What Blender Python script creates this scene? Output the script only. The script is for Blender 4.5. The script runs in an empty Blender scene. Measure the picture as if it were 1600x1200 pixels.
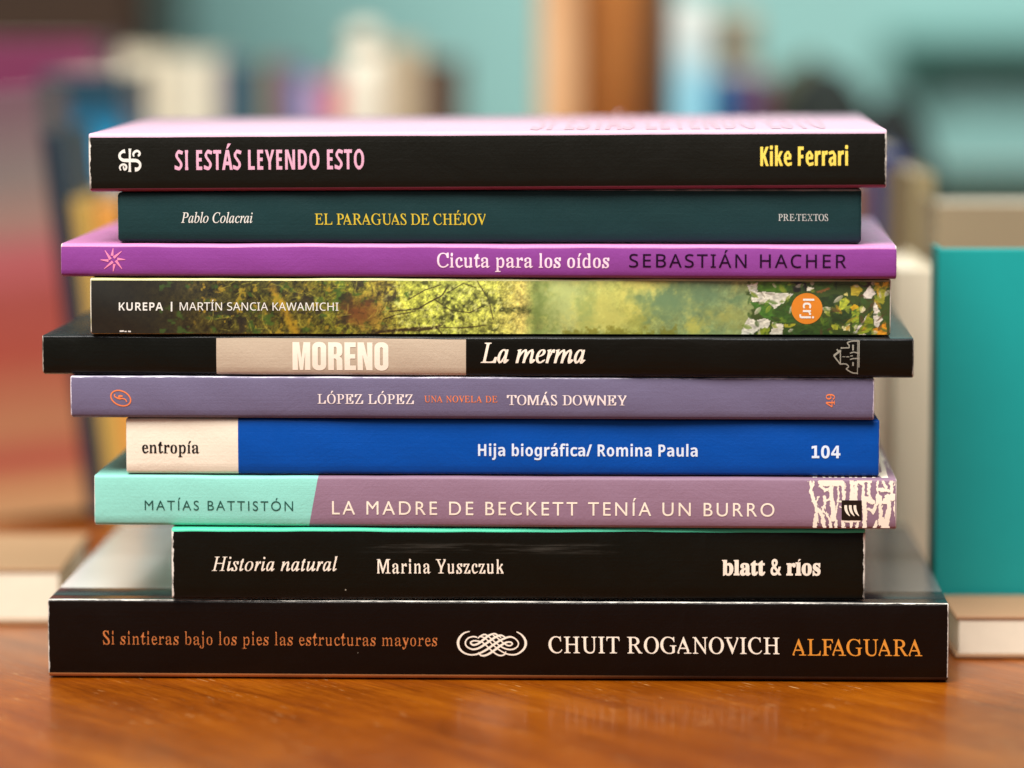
import bpy, bmesh, math, random
import numpy as np
from mathutils import Vector, Matrix
from mathutils.geometry import delaunay_2d_cdt

# ------------------------------------------------------------------ camera, world, lights, exposure
sc = bpy.context.scene
COL = sc.collection
F = 6088.0                      # focal length in pixels of a 1600 px wide frame
DIST = 1.04                     # camera to the spines, metres
PITCH = math.radians(5.63)
CAM_H = 0.1832
cam = bpy.data.cameras.new('camera')
cam.sensor_width = 36.0
cam.lens = F / 1600 * 36
cam.clip_start = 0.02
cam.clip_end = 50
cam.dof.use_dof = True
cam.dof.focus_distance = 1.046
cam.dof.aperture_fstop = 4.4
camo = bpy.data.objects.new('camera', cam)
camo.location = (0, -DIST, CAM_H)
camo.rotation_euler = (math.pi / 2 - PITCH, 0, 0)
COL.objects.link(camo)
sc.camera = camo

world = bpy.data.worlds.new('World')
sc.world = world
world.use_nodes = True
bgn = world.node_tree.nodes['Background']
bgn.inputs[0].default_value = (0.80, 0.90, 1.0, 1)
bgn.inputs[1].default_value = 0.22


def area(name, loc, target, sx, sy, power, color):
    l = bpy.data.lights.new(name, 'AREA')
    l.shape = 'RECTANGLE'
    l.size, l.size_y = sx, sy
    l.energy = power
    l.color = color
    o = bpy.data.objects.new(name, l)
    o.location = loc
    o.rotation_euler = (Vector(target) - Vector(loc)).to_track_quat('-Z', 'Y').to_euler()
    COL.objects.link(o)
    return o


area('window_light', (-0.5, -1.05, 1.75), (0, 0.1, 0.06), 1.3, 1.1, 83, (1.0, 0.965, 0.905))
area('overhead_fill', (0.75, 0.0, 1.75), (0.35, 0.5, 0), 1.4, 1.0, 20, (1.0, 0.98, 0.95))  # added fill from above, no such lamp known; brightens the right and background

sc.view_settings.view_transform = 'Standard'
sc.view_settings.look = 'None'
sc.view_settings.exposure = 0.0
sc.view_settings.gamma = 1.0
sc.view_settings.use_curve_mapping = False
sc.render.engine = 'CYCLES'
sc.cycles.use_denoising = True
sc.cycles.max_bounces = 8
sc.cycles.diffuse_bounces = 4
sc.cycles.glossy_bounces = 4
sc.cycles.sample_clamp_indirect = 6

# ------------------------------------------------------------------ helpers
FWD = Vector((0, math.cos(PITCH), -math.sin(PITCH)))
UP = Vector((0, math.sin(PITCH), math.cos(PITCH)))
CAMP = Vector((0, -DIST, CAM_H))


def ray(x, y):
    return Vector(((x - 800) / F, 0, 0)) + UP * ((600 - y) / F) + FWD


def at(x, y, Y):
    d = ray(x, y)
    return CAMP + d * ((Y + DIST) / d.y)


def lin(c):
    c = c / 255
    return c / 12.92 if c <= 0.04045 else ((c + 0.055) / 1.055) ** 2.4


def C(r, g, b):
    return (lin(r), lin(g), lin(b), 1)


def tag(o, label, cat, group=None):
    o['label'] = label
    o['category'] = cat
    if group:
        o['group'] = group
    return o


def empty(name, loc, rot=(0, 0, 0)):
    o = bpy.data.objects.new(name, None)
    o.empty_display_size = 0.02
    o.location = loc
    o.rotation_euler = rot
    COL.objects.link(o)
    return o


def mesh_obj(name, verts, faces, mats, parent=None, idx=None, smooth=None):
    me = bpy.data.meshes.new(name)
    me.from_pydata(verts, [], faces)
    for m in (mats if isinstance(mats, (list, tuple)) else [mats]):
        me.materials.append(m)
    if idx is not None:
        me.polygons.foreach_set('material_index', idx)
    if smooth is not None:
        me.polygons.foreach_set('use_smooth', smooth if isinstance(smooth, list) else [smooth] * len(faces))
    me.update()
    o = bpy.data.objects.new(name, me)
    COL.objects.link(o)
    if parent:
        o.parent = parent
    return o


def bm_obj(name, bm, mat, parent=None, smooth=False):
    me = bpy.data.meshes.new(name)
    bm.normal_update()
    bm.to_mesh(me)
    bm.free()
    for m in (mat if isinstance(mat, (list, tuple)) else [mat]):
        me.materials.append(m)
    for p in me.polygons:
        p.use_smooth = smooth
    o = bpy.data.objects.new(name, me)
    COL.objects.link(o)
    if parent:
        o.parent = parent
    return o


def box(bm, x0, x1, y0, y1, z0, z1, bev=0.0, seg=2, mi=0):
    r = bmesh.ops.create_cube(bm, size=1)
    vs = r['verts']
    for v in vs:
        v.co = Vector(((x0 + x1) / 2 + v.co.x * (x1 - x0), (y0 + y1) / 2 + v.co.y * (y1 - y0), (z0 + z1) / 2 + v.co.z * (z1 - z0)))
    fs = {f for v in vs for f in v.link_faces}
    for f in fs:
        f.material_index = mi
    if bev > 0:
        es = list({e for v in vs for e in v.link_edges})
        rb = bmesh.ops.bevel(bm, geom=es, offset=bev, segments=seg, affect='EDGES', profile=0.5)
        for f in rb['faces']:
            f.material_index = mi


class NT:
    def __init__(self, name, rough=0.5, spec=0.5, coat=0.0, coat_rough=0.1):
        self.m = bpy.data.materials.new(name)
        self.m.use_nodes = True
        self.t = self.m.node_tree
        self.b = self.t.nodes['Principled BSDF']
        self.b.inputs['Roughness'].default_value = rough
        self.b.inputs['Specular IOR Level'].default_value = spec
        self.b.inputs['Coat Weight'].default_value = coat
        self.b.inputs['Coat Roughness'].default_value = coat_rough

    def n(self, kind, **kw):
        x = self.t.nodes.new(kind)
        for k, v in kw.items():
            setattr(x, k, v)
        return x

    def put(self, sock, v):
        if isinstance(v, bpy.types.NodeSocket):
            self.t.links.new(v, sock)
        elif v is not None:
            sock.default_value = v

    def math(self, op, a, b=None, c=None, clamp=False):
        x = self.n('ShaderNodeMath', operation=op, use_clamp=clamp)
        self.put(x.inputs[0], a)
        self.put(x.inputs[1], b)
        self.put(x.inputs[2], c)
        return x.outputs[0]

    def obj(self):
        if not hasattr(self, '_o'):
            self._o = self.n('ShaderNodeTexCoord').outputs['Object']
            s = self.n('ShaderNodeSeparateXYZ')
            self.t.links.new(self._o, s.inputs[0])
            self.x, self.y, self.z = s.outputs
        return self._o

    def mapped(self, scale, rot=(0, 0, 0), loc=(0, 0, 0)):
        src = self.obj()
        if any(rot):
            r = self.n('ShaderNodeMapping')
            self.put(r.inputs['Vector'], src)
            r.inputs['Rotation'].default_value = rot
            src = r.outputs[0]
        mp = self.n('ShaderNodeMapping')
        self.put(mp.inputs['Vector'], src)
        mp.inputs['Scale'].default_value = scale
        mp.inputs['Location'].default_value = loc
        return mp.outputs[0]

    def noise(self, scale, detail=4, rough=0.5, vec=None, dist=0.0):
        x = self.n('ShaderNodeTexNoise')
        self.put(x.inputs['Vector'], vec if vec is not None else self.obj())
        x.inputs['Scale'].default_value = scale
        x.inputs['Detail'].default_value = detail
        x.inputs['Roughness'].default_value = rough
        x.inputs['Distortion'].default_value = dist
        return x.outputs['Fac']

    def mix(self, f, a, b, mode='MIX'):
        x = self.n('ShaderNodeMix', data_type='RGBA', blend_type=mode)
        self.put(x.inputs[0], f)
        self.put(x.inputs[6], a)
        self.put(x.inputs[7], b)
        return x.outputs[2]

    def step(self, v, lo, hi):
        x = self.n('ShaderNodeMapRange', interpolation_type='SMOOTHSTEP')
        self.put(x.inputs[0], v)
        self.put(x.inputs[1], lo)
        self.put(x.inputs[2], hi)
        return x.outputs[0]

    def ramp(self, v, stops):
        x = self.n('ShaderNodeValToRGB')
        e = x.color_ramp.elements
        while len(e) < len(stops):
            e.new(0.5)
        for i, (p, c) in enumerate(stops):
            e[i].position = p
            e[i].color = c
        self.put(x.inputs[0], v)
        return x.outputs[0]

    def color(self, v):
        self.put(self.b.inputs['Base Color'], v)
        return self

    def roughness(self, v):
        self.put(self.b.inputs['Roughness'], v)
        return self

    def bump(self, h, strength, dist=0.001):
        x = self.n('ShaderNodeBump')
        x.inputs['Strength'].default_value = strength
        x.inputs['Distance'].default_value = dist
        self.put(x.inputs['Height'], h)
        self.t.links.new(x.outputs[0], self.b.inputs['Normal'])
        return self


def plain(name, col, rough=0.5, var=0.06, scale=300, spec=0.5):
    """one colour with a little mottling of the print or paint"""
    m = NT(name, rough, spec)
    f = m.noise(scale, 3, 0.6)
    dark = tuple(c * (1 - var) for c in col[:3]) + (1,)
    light = tuple(min(1, c * (1 + var)) for c in col[:3]) + (1,)
    m.color(m.mix(f, dark, light))
    m.bump(m.noise(scale * 3, 2), 0.08, 0.0003)
    return m.m


# ------------------------------------------------------------------ the place: wall and table
def wall_material():
    m = NT('teal_wall_paint', 0.75, 0.3)
    f = m.noise(1.6, 3, 0.5)
    m.color(m.mix(f, C(148, 204, 199), C(168, 220, 213)))
    m.bump(m.noise(60, 4), 0.1, 0.002)
    return m.m


bm = bmesh.new()
box(bm, -1.6, 1.6, 1.55, 1.63, -0.75, 2.2)
tag(bm_obj('wall', bm, wall_material()), 'plain pale teal painted wall across the background', 'wall')


def wood_material(name, dark, mid, light, rough=0.3, rot=0.12, grain=1.0, speck=True):
    m = NT(name, rough, 0.3, 0.22 if speck else 0.05, 0.16)
    g1 = m.noise(1.0, 5, 0.6, m.mapped((9 * grain, 95 * grain, 60 * grain), (0, 0, rot)), 0.5)
    g2 = m.noise(1.0, 4, 0.7, m.mapped((45 * grain, 800 * grain, 500 * grain), (0, 0, rot)), 0.2)
    g3 = m.noise(1.0, 2, 0.5, m.mapped((160 * grain, 2600 * grain, 1500 * grain), (0, 0, rot)))
    broad = m.noise(14, 3, 0.55)
    k = m.math('ADD', m.math('MULTIPLY', g1, 0.55), m.math('MULTIPLY', g2, 0.35))
    k = m.math('ADD', k, m.math('MULTIPLY', broad, 0.3))
    k = m.math('ADD', k, m.math('MULTIPLY', m.math('SUBTRACT', g3, 0.5), 0.3))
    col = m.ramp(k, [(0.42, dark), (0.58, mid), (0.76, light)])
    if speck:
        # fine worn scratches and dust along the grain
        s = m.noise(1.0, 2, 0.5, m.mapped((110, 1500, 900), (0, 0, rot), (3, 1, 0)))
        near = m.step(m.noise(45, 2), 0.45, 0.62)
        s = m.math('MULTIPLY', m.step(s, 0.64, 0.74), near)
        col = m.mix(m.math('MULTIPLY', s, 0.8), col, C(236, 184, 120))
    m.color(col)
    m.roughness(m.math('ADD', m.math('MULTIPLY', g2, 0.26), rough - 0.1))
    m.bump(m.math('ADD', g1, m.math('MULTIPLY', g2, 0.9)), 0.25, 0.0006)
    return m.m


TABLE = wood_material('varnished_orange_wood', C(92, 38, 0), C(132, 63, 0), C(165, 89, 6), 0.30, math.radians(55))
bm = bmesh.new()
box(bm, -0.95, 0.95, -0.42, 1.25, -0.03, 0.0, 0.004, 3)
table = bm_obj('table', bm, TABLE)
tag(table, 'glossy orange brown wooden table top carrying the stack of books', 'table')
LEGM = wood_material('dark_table_leg_wood', C(70, 32, 10), C(120, 60, 20), C(150, 80, 30), speck=False)
for sx in (-1, 1):
    for yy in (-0.36, 1.19):
        bm = bmesh.new()
        box(bm, sx * 0.89 - 0.03, sx * 0.89 + 0.03, yy - 0.03, yy + 0.03, -0.74, -0.0301, 0.004)
        bm_obj('leg', bm, LEGM, table)
bm = bmesh.new()
box(bm, -1.6, 1.6, -2.6, 1.55, -0.78, -0.741)
fl = bm_obj('floor', bm, plain('floor_boards', C(120, 90, 66), 0.5, 0.15, 6))
fl['kind'] = 'structure'

# ------------------------------------------------------------------ flat ink shapes (letters, emblems)
def inside_eo(polys, x, y):
    r = False
    for c in polys:
        n = len(c)
        for i in range(n):
            x1, y1 = c[i]
            x2, y2 = c[i - 1]
            if (y1 > y) != (y2 > y) and x < (x2 - x1) * (y - y1) / (y2 - y1) + x1:
                r = not r
    return r


def fill_evenodd(polys):
    vs, es = [], []
    for c in polys:
        b = len(vs)
        vs += [Vector(p) for p in c]
        es += [(b + i, b + (i + 1) % len(c)) for i in range(len(c))]
    v, e, f, *_ = delaunay_2d_cdt(vs, es, [], 0, 1e-6)
    out = []
    for t in f:
        cx = sum(v[i].x for i in t) / len(t)
        cy = sum(v[i].y for i in t) / len(t)
        if inside_eo(polys, cx, cy):
            out.append(tuple(t))
    return [(p.x, p.y) for p in v], out


def fill_union(polys):
    """one flat mesh covering every polygon once, holes between strokes kept open"""
    vs, es, tris = [], [], []
    for c in polys:
        b = len(vs)
        vs += [Vector(p) for p in c]
        es += [(b + i, b + (i + 1) % len(c)) for i in range(len(c))]
    boxes = [(min(p[0] for p in c), max(p[0] for p in c), min(p[1] for p in c), max(p[1] for p in c), c) for c in polys]
    v, e, f, *_ = delaunay_2d_cdt(vs, es, [], 0, 1e-5)
    out = []
    for t in f:
        cx = sum(v[i].x for i in t) / len(t)
        cy = sum(v[i].y for i in t) / len(t)
        for x0, x1, y0, y1, c in boxes:
            if x0 <= cx <= x1 and y0 <= cy <= y1 and inside_eo([c], cx, cy):
                out.append(tuple(t))
                break
    return [(p.x, p.y) for p in v], out


def smooth_path(pts, n=5):
    out = []
    P = [pts[0]] + list(pts) + [pts[-1]]
    for i in range(1, len(P) - 2):
        p0, p1, p2, p3 = P[i - 1], P[i], P[i + 1], P[i + 2]
        for k in range(n):
            t = k / n
            out.append(tuple(0.5 * (2 * p1[j] + (p2[j] - p0[j]) * t + (2 * p0[j] - 5 * p1[j] + 4 * p2[j] - p3[j]) * t * t + (3 * p1[j] - p0[j] - 3 * p2[j] + p3[j]) * t ** 3) for j in range(len(p1))))
    out.append(tuple(pts[-1]))
    return out


def ribbon(pts, w, n=5, smooth=True):
    """quads along a path; w is one width or one per point"""
    ws = [w] * len(pts) if not isinstance(w, (list, tuple)) else w
    P = [(p[0], p[1], q) for p, q in zip(pts, ws)]
    if smooth and len(P) > 2:
        P = smooth_path(P, n)
    L, R = [], []
    for i, (x, y, q) in enumerate(P):
        a, b = P[max(i - 1, 0)], P[min(i + 1, len(P) - 1)]
        dx, dy = b[0] - a[0], b[1] - a[1]
        l = math.hypot(dx, dy) or 1
        nx, ny = -dy / l * q / 2, dx / l * q / 2
        L.append((x + nx, y + ny))
        R.append((x - nx, y - ny))
    return [[L[i], L[i + 1], R[i + 1], R[i]] for i in range(len(P) - 1)]


def disc(cx, cy, rx, ry, n=40):
    return [(cx + rx * math.cos(2 * math.pi * k / n), cy + ry * math.sin(2 * math.pi * k / n)) for k in range(n)]


def ring(cx, cy, a, b, tilt, w, n=40):
    out = []
    ct, st = math.cos(tilt), math.sin(tilt)
    pt = lambda t, d: (cx + (a + d) * math.cos(t) * ct - (b + d) * math.sin(t) * st, cy + (a + d) * math.cos(t) * st + (b + d) * math.sin(t) * ct)
    for k in range(n):
        t0, t1 = 2 * math.pi * k / n, 2 * math.pi * (k + 1) / n
        out.append([pt(t0, w / 2), pt(t1, w / 2), pt(t1, -w / 2), pt(t0, -w / 2)])
    return out


# ------------------------------------------------------------------ the ten books of the stack
# bottom to top; pixel rows are those of the photograph at its middle column
BOUND = {10: 1063.5, 9: 939.5, 8: 826.0, 7: 745.0, 6: 656.0, 5: 589.0, 4: 525.5, 3: 435.5, 2: 381.5, 1: 297.5, 0: 204.5}
ROWZ = {k: at(800, v, 0.0).z for k, v in BOUND.items()}
ROWZ[10] = 0.0002


class Book:
    def __init__(s, num, xl, xr, depth, yaw, y0=0.0, wedge=0.0, roll=0.0, r=0.0009, endr=0.0004, wob=0.00016, rb=0.00115, rby=0.0044, bulge=0.0004):
        s.rb, s.rby, s.bulge = rb, rby, bulge
        s.num, s.D, s.yaw, s.y0, s.wedge, s.r, s.endr = num, depth, math.radians(yaw), y0, wedge, r, endr
        s.z0 = ROWZ[num]
        s.T = ROWZ[num - 1] - s.z0 - 0.00012
        s.ex = Vector((math.cos(s.yaw), -math.sin(s.yaw), 0))
        s.ey = Vector((math.sin(s.yaw), math.cos(s.yaw), 0))
        ym = (BOUND[num] + BOUND[num - 1]) / 2
        s.O = Vector((0, y0, s.z0))
        s.roll = 0.0
        s.xc = 0.0
        a, b = s.loc(xl, ym)[0], s.loc(xr, ym)[0]
        s.W = b - a
        s.xc = (a + b) / 2
        s.O = s.O + s.ex * s.xc
        s.xc = 0.0
        s.roll = roll
        s.rnd = random.Random(num * 7)
        s.ph = [s.rnd.uniform(0, 6.28) for _ in range(8)]
        s.wob = wob

    def loc(s, x, y):
        """where the sight line through a photograph pixel meets the spine, in the book's own x and z"""
        d = ray(x, y)
        t = (s.O - CAMP).dot(s.ey) / d.dot(s.ey)
        p = CAMP + d * t - s.O
        lx, lz = p.dot(s.ex), p.z
        if s.roll:
            c, q = math.cos(s.roll), math.sin(s.roll)
            lx, lz = lx * c + lz * q, -lx * q + lz * c
        return lx, lz

    def yoff(s, x, z):
        p = s.ph
        return s.wob * (math.sin(x * 38 + p[0]) + 0.6 * math.sin(x * 95 + p[1] + z * 150) + 0.35 * math.sin(x * 260 + p[5] + z * 420)) + s.bulge * (1 - math.sin(max(0, min(1, z / s.T)) * math.pi))

    def zoff(s, x):
        p = s.ph
        return s.wob * 0.5 * (math.sin(x * 70 + p[2]) + 0.7 * math.sin(x * 160 + p[3]) + 0.4 * math.sin(x * 420 + p[4]))

    def shape(s, x, y, z):
        k = 1 + s.wedge * (x / s.W) / s.T
        f = max(0.0, 1 - y / 0.004)
        edge = 1 if 0.25 < z / s.T else -0.0
        return (x, y + s.yoff(x, z) * f, z * k + (s.zoff(x) * f * edge if z > 0.8 * s.T else 0) - 0)

    def build(s, label, group, mats, crease=0.0, hinge=0.006):
        """mats: dict spine, top, bottom, round_top, round_bottom, cut, pages"""
        s.root = empty('book', s.O, (0, 0, 0))
        s.root.rotation_euler = (Matrix.Rotation(-s.yaw, 4, 'Z') @ Matrix.Rotation(-s.roll, 4, 'Y')).to_euler()
        tag(s.root, label, 'book', group)
        W, T, D, r = s.W, s.T, s.D, s.r
        t = 0.00035
        order = ['spine', 'top', 'bottom', 'round_top', 'round_bottom', 'cut', 'paper']
        ml, mi = [], {}
        for k in order:
            m = mats.get(k)
            if m is None:
                m = {'round_top': mats['top'], 'round_bottom': mats['bottom'], 'cut': PAPER_CUT, 'paper': PAPER_CUT}[k]
            if m not in ml:
                ml.append(m)
            mi[k] = ml.index(m)

        def prof(dz, dy):
            P, tg = [], []
            rr = max(r - dz, 0.0002)
            rq = max(s.rb - dz, 0.0002)
            for y in (D, D * 0.5, 0.02, hinge + 0.001, hinge, hinge - 0.001):
                P.append((y, dz))
                tg.append('bottom')
            ry = s.rby
            P.append((dy + ry, dz))
            tg.append('round_bottom')
            for k in range(1, 5):
                a = math.pi / 2 * k / 5
                P.append((dy + ry - ry * math.sin(a), dz + rq - rq * math.cos(a)))
                tg.append('round_bottom')
            P.append((dy, dz + rq))
            for k in range(1, 6):
                tg.append('spine')
                P.append((dy, dz + rq + (T - 2 * dz - rr - rq) * k / 6))
            tg.append('spine')
            P.append((dy, T - dz - rr))
            for k in range(1, 5):
                a = math.pi / 2 * k / 5
                tg.append('round_top')
                P.append((dy + rr - rr * math.cos(a), T - dz - rr + rr * math.sin(a)))
            tg.append('round_top')
            P.append((dy + rr, T - dz))
            for y, q in ((hinge - 0.001, 0), (hinge, crease), (hinge + 0.001, 0), (0.02, 0), (D * 0.5, 0), (D, 0)):
                tg.append('top')
                P.append((y, T - dz - q))
            tg.append('cut')
            e = t + dz * 0.5
            for y, z in ((D, T - t - dz), (0.02, T - t - dz), (e + 0.0009, T - t - dz - 0.0), (e + 0.0009, t + dz), (0.02, t + dz), (D, t + dz)):
                P.append((y, z))
                tg.append('paper')
            tg[-1] = 'cut'
            return P, tg

        er = s.endr
        xs = []
        for k in range(5):
            a = math.pi / 2 * k / 4
            xs.append((-W / 2 + er * (1 - math.sin(a)) if False else -W / 2 + er * (1 - math.cos(a)), er * (1 - math.sin(a))))
        N = 90
        mid = [(-W / 2 + er + (W - 2 * er) * k / N, 0.0) for k in range(1, N)]
        xs = xs + mid + [(-x, d) for x, d in reversed(xs)]
        V, Fc, I, S = [], [], [], []
        n = None
        for x, d in xs:
            P, tg = prof(d, min(d, 0.0003))
            n = len(P)
            V += [s.shape(x, y, z) for y, z in P]
        for j in range(len(xs) - 1):
            for i in range(n):
                a, b = j * n + i, j * n + (i + 1) % n
                Fc.append((a, a + n, b + n, b))
                I.append(mi[tg[i]])
                S.append(tg[i] in ('round_top', 'round_bottom', 'spine', 'top', 'bottom'))
        # cut ends: outer chain against inner chain
        m_out = n - 6
        inner = [n - 1, n - 2, n - 3, n - 4, n - 5, n - 6]          # from bottom fore-edge round to top fore-edge
        near = []
        P0 = prof(0, 0)[0]
        for i in range(m_out):
            y, z = P0[i]
            if z < T * 0.2 and y > 0.0015:
                near.append(inner[0] if y > D * 0.75 else inner[1] if y > 0.012 else inner[2])
            elif z > T * 0.8 and y > 0.0015:
                near.append(inner[5] if y > D * 0.75 else inner[4] if y > 0.012 else inner[3])
            else:
                near.append(inner[2] if z < T / 2 else inner[3])
        for j, fl in ((0, False), (len(xs) - 1, True)):
            b = j * n
            for i in range(m_out - 1):
                q = [b + i, b + i + 1, b + near[i + 1]]
                if near[i] != near[i + 1]:
                    q.append(b + near[i])
                if fl:
                    q.reverse()
                Fc.append(tuple(q))
                I.append(mi['cut'])
                S.append(False)
        s.cover = mesh_obj('cover', V, Fc, ml, s.root, I, S)
        # page block
        x0, x1 = -W / 2 + 0.0006, W / 2 - 0.0006
        y0, y1 = t + 0.0013, D - 0.0008
        z0, z1 = t + 0.00008, T - t - 0.00008
        pv = [s.shape(x, max(y, 0.005), z)[:1] + (y,) + s.shape(x, 0.01, z)[2:] for x in (x0, x1) for y in (y0, y1) for z in (z0, z1)]
        pf = [(0, 1, 3, 2), (4, 6, 7, 5), (0, 4, 5, 1), (2, 3, 7, 6), (1, 5, 7, 3), (0, 2, 6, 4)]
        mesh_obj('page_block', pv, pf, mats.get('pages', PAGES), s.root)
        return s

    def ink(s, name, verts, tris, mat, lift=0.0001):
        """flat print on the spine; verts are (x, z) in the book's own metres"""
        verts, todo, tris = list(verts), list(tris), []
        while todo:                                   # keep the print hugging the curved spine
            t3 = todo.pop()
            e = [(math.dist(verts[t3[i]], verts[t3[(i + 1) % 3]]), i) for i in range(3)] if len(t3) == 3 else []
            if e and max(e)[0] > 0.0018:
                i = max(e)[1]
                p, q, o = t3[i], t3[(i + 1) % 3], t3[(i + 2) % 3]
                verts.append(((verts[p][0] + verts[q][0]) / 2, (verts[p][1] + verts[q][1]) / 2))
                k = len(verts) - 1
                todo += [(p, k, o), (k, q, o)]
            else:
                tris.append(t3)
        V = [(x, s.shape(x, 0, z)[1] - lift, z) for x, z in verts]
        f = []
        for t3 in tris:
            a, b, c = (verts[t3[0]], verts[t3[1]], verts[t3[2]])
            cr = (b[0] - a[0]) * (c[1] - a[1]) - (b[1] - a[1]) * (c[0] - a[0])
            f.append(tuple(t3) if cr > 0 else tuple(reversed(t3)))
        return mesh_obj(name, V, f, mat, s.root)

    def ink_px(s, name, polys, mat, lift=0.0001):
        """polygons traced in photograph pixels, laid on the spine and merged"""
        lp = [[s.loc(x, y) for x, y in c] for c in polys]
        v, f = fill_union([[(x * 1000, z * 1000) for x, z in c] for c in lp])
        return s.ink(name, [(x / 1000, z / 1000) for x, z in v], f, mat, lift)


def pages_material():
    m = NT('page_edges', 0.8, 0.2)
    v = m.mapped((6, 6, 9000))
    g = m.noise(1.0, 2, 0.5, v)
    m.color(m.mix(g, C(190, 178, 156), C(236, 228, 210)))
    m.bump(g, 0.4, 0.0003)
    return m.m


PAGES = pages_material()
PAPER_CUT = plain('white_paper_core', C(236, 230, 220), 0.7, 0.08, 900)


def cover_mat(name, book, col, rough=0.42, zones=(), end_wear=0.0003, top_wear_shine=0.0, bot_wear=0.0, wear_shine_col=C(226, 220, 210), spots=0.0, scuff=None, var=0.05, coat=0.0, spec=0.16, fine=1400):
    """printed, laminated cover: colour fields by position, rubbed ends, folds pale from wear and painted highlight, dust specks"""
    m = NT(name, rough, spec, coat, 0.12)
    m.obj()
    c = col
    for (xa, slant, zc) in zones:            # everything right of x = xa + slant * z takes the colour zc
        d = m.math('SUBTRACT', m.x, m.math('MULTIPLY_ADD', m.z, slant, xa))
        c = m.mix(m.step(d, -0.00006, 0.00006), c, zc)
    n1 = m.noise(fine, 2, 0.7)
    n0 = m.noise(24, 3, 0.6)
    k = m.math('ADD', m.math('MULTIPLY', n1, 0.5), m.math('MULTIPLY', n0, 0.5))
    c = m.mix(m.step(k, 0.3, 0.7), m.mix(1.0, c, (1 - var, 1 - var, 1 - var, 1), 'MULTIPLY'), c)
    nz = m.noise(420, 4, 0.7)
    ax = m.math('ABSOLUTE', m.x)
    e = m.math('SUBTRACT', ax, m.math('SUBTRACT', book.W / 2 - end_wear, m.math('MULTIPLY', m.math('SUBTRACT', nz, 0.45), end_wear * 2.6)))
    patch = m.step(m.noise(150, 3, 0.6), 0.36, 0.56)
    w = m.math('MULTIPLY', m.step(e, 0.0, 0.00008), m.math('ADD', 0.2, m.math('MULTIPLY', patch, 0.8)))
    nl = m.noise(1.0, 4, 0.7, m.mapped((260, 260, 260)))
    front = m.step(m.y, 0.0016, 0.0011)
    if top_wear_shine:
        d = m.math('SUBTRACT', m.z, m.math('SUBTRACT', book.T - top_wear_shine, m.math('MULTIPLY', m.math('SUBTRACT', nl, 0.5), top_wear_shine * 2.2)))
        w = m.math('MAXIMUM', w, m.math('MULTIPLY', m.math('MULTIPLY', m.step(d, 0.0, 0.0001), front), m.math('ADD', 0.45, m.math('MULTIPLY', patch, 0.55))))
    if bot_wear:
        d = m.math('SUBTRACT', m.math('ADD', bot_wear, m.math('MULTIPLY', m.math('SUBTRACT', nl, 0.5), bot_wear * 2)), m.z)
        w = m.math('MAXIMUM', w, m.math('MULTIPLY', m.step(d, 0.0, 0.0001), front))
    c = m.mix(w, c, wear_shine_col)
    if spots:
        vor = m.n('ShaderNodeTexVoronoi', feature='F1')
        m.put(vor.inputs['Vector'], m.obj())
        vor.inputs['Scale'].default_value = 130
        sz = m.math('MULTIPLY', m.step(m.noise(60, 1), 0.5, 0.66), 0.06)
        sp = m.step(m.math('SUBTRACT', vor.outputs['Distance'], sz), 0.008, -0.008)
        c = m.mix(m.math('MULTIPLY', sp, spots), c, C(190, 180, 160))
    if scuff:
        x0, x1, z0, z1, amt = scuff
        a = m.math('MULTIPLY', m.step(m.x, x0, x0 + 0.01), m.step(m.x, x1, x1 - 0.01))
        a = m.math('MULTIPLY', a, m.math('MULTIPLY', m.step(m.z, z0, z0 + 0.001), m.step(m.z, z1, z1 - 0.001)))
        g = m.noise(1.0, 4, 0.65, m.mapped((30, 30, 700)))
        a = m.math('MULTIPLY', a, m.math('MULTIPLY', m.step(g, 0.45, 0.7), amt))
        c = m.mix(a, c, C(120, 115, 105))
    m.color(c)
    sm = m.noise(70, 4, 0.65, None, 1.5)
    m.roughness(m.math('ADD', m.math('MULTIPLY', m.math('ADD', n0, sm), 0.17), rough - 0.16))
    brush = m.noise(1.0, 3, 0.6, m.mapped((14, 14, 1400)))
    hgt = m.math('ADD', n1, m.math('MULTIPLY', nl, 1.6))
    hgt = m.math('ADD', hgt, m.math('MULTIPLY', brush, 0.8))
    m.bump(m.math('ADD', hgt, m.math('MULTIPLY', sm, 3.0)), 0.14, 0.0004)
    return m.m


GROUP = 'paperback books piled in the stack'
INK = {}


def ink_mat(name, col, rough=0.45):
    if name not in INK:
        INK[name] = plain('ink_' + name, col, rough, 0.05, 1500, 0.15)
    return INK[name]


B = {}
# ---- number 10, bottom: wide black book
b = B[10] = Book(10, 75, 1482, 0.158, 1.75, 0.0, r=0.0008, wob=0.00008, rb=0.0014, rby=0.0034)
spine = cover_mat('black_cover_spine_bottom', b, C(17, 7, 3), 0.30, end_wear=0.00028, top_wear_shine=0.00026, spots=0.6, var=0.15)


def reflection_cover(name):
    m = NT(name, 0.24, 0.4, 0.12, 0.12)
    m.obj()
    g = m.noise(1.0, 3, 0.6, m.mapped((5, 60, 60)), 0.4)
    pale = m.mix(g, C(232, 236, 232), C(252, 252, 248))  # bright reflection on the black cover, painted into its colour
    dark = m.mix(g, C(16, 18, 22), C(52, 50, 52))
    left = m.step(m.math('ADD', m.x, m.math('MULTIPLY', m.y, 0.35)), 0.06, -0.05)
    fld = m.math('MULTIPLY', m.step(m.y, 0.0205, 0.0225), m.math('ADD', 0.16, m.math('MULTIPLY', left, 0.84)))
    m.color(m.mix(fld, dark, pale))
    m.bump(m.noise(1.0, 3, 0.5, m.mapped((14, 40, 40))), 0.25, 0.0006)
    return m.m


def tan_edge():
    m = NT('tan_back_cover', 0.4, 0.3)
    m.obj()
    m.color(m.mix(m.step(m.x, -0.03, 0.06), C(196, 136, 84), C(44, 22, 10)))
    return m.m


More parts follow.
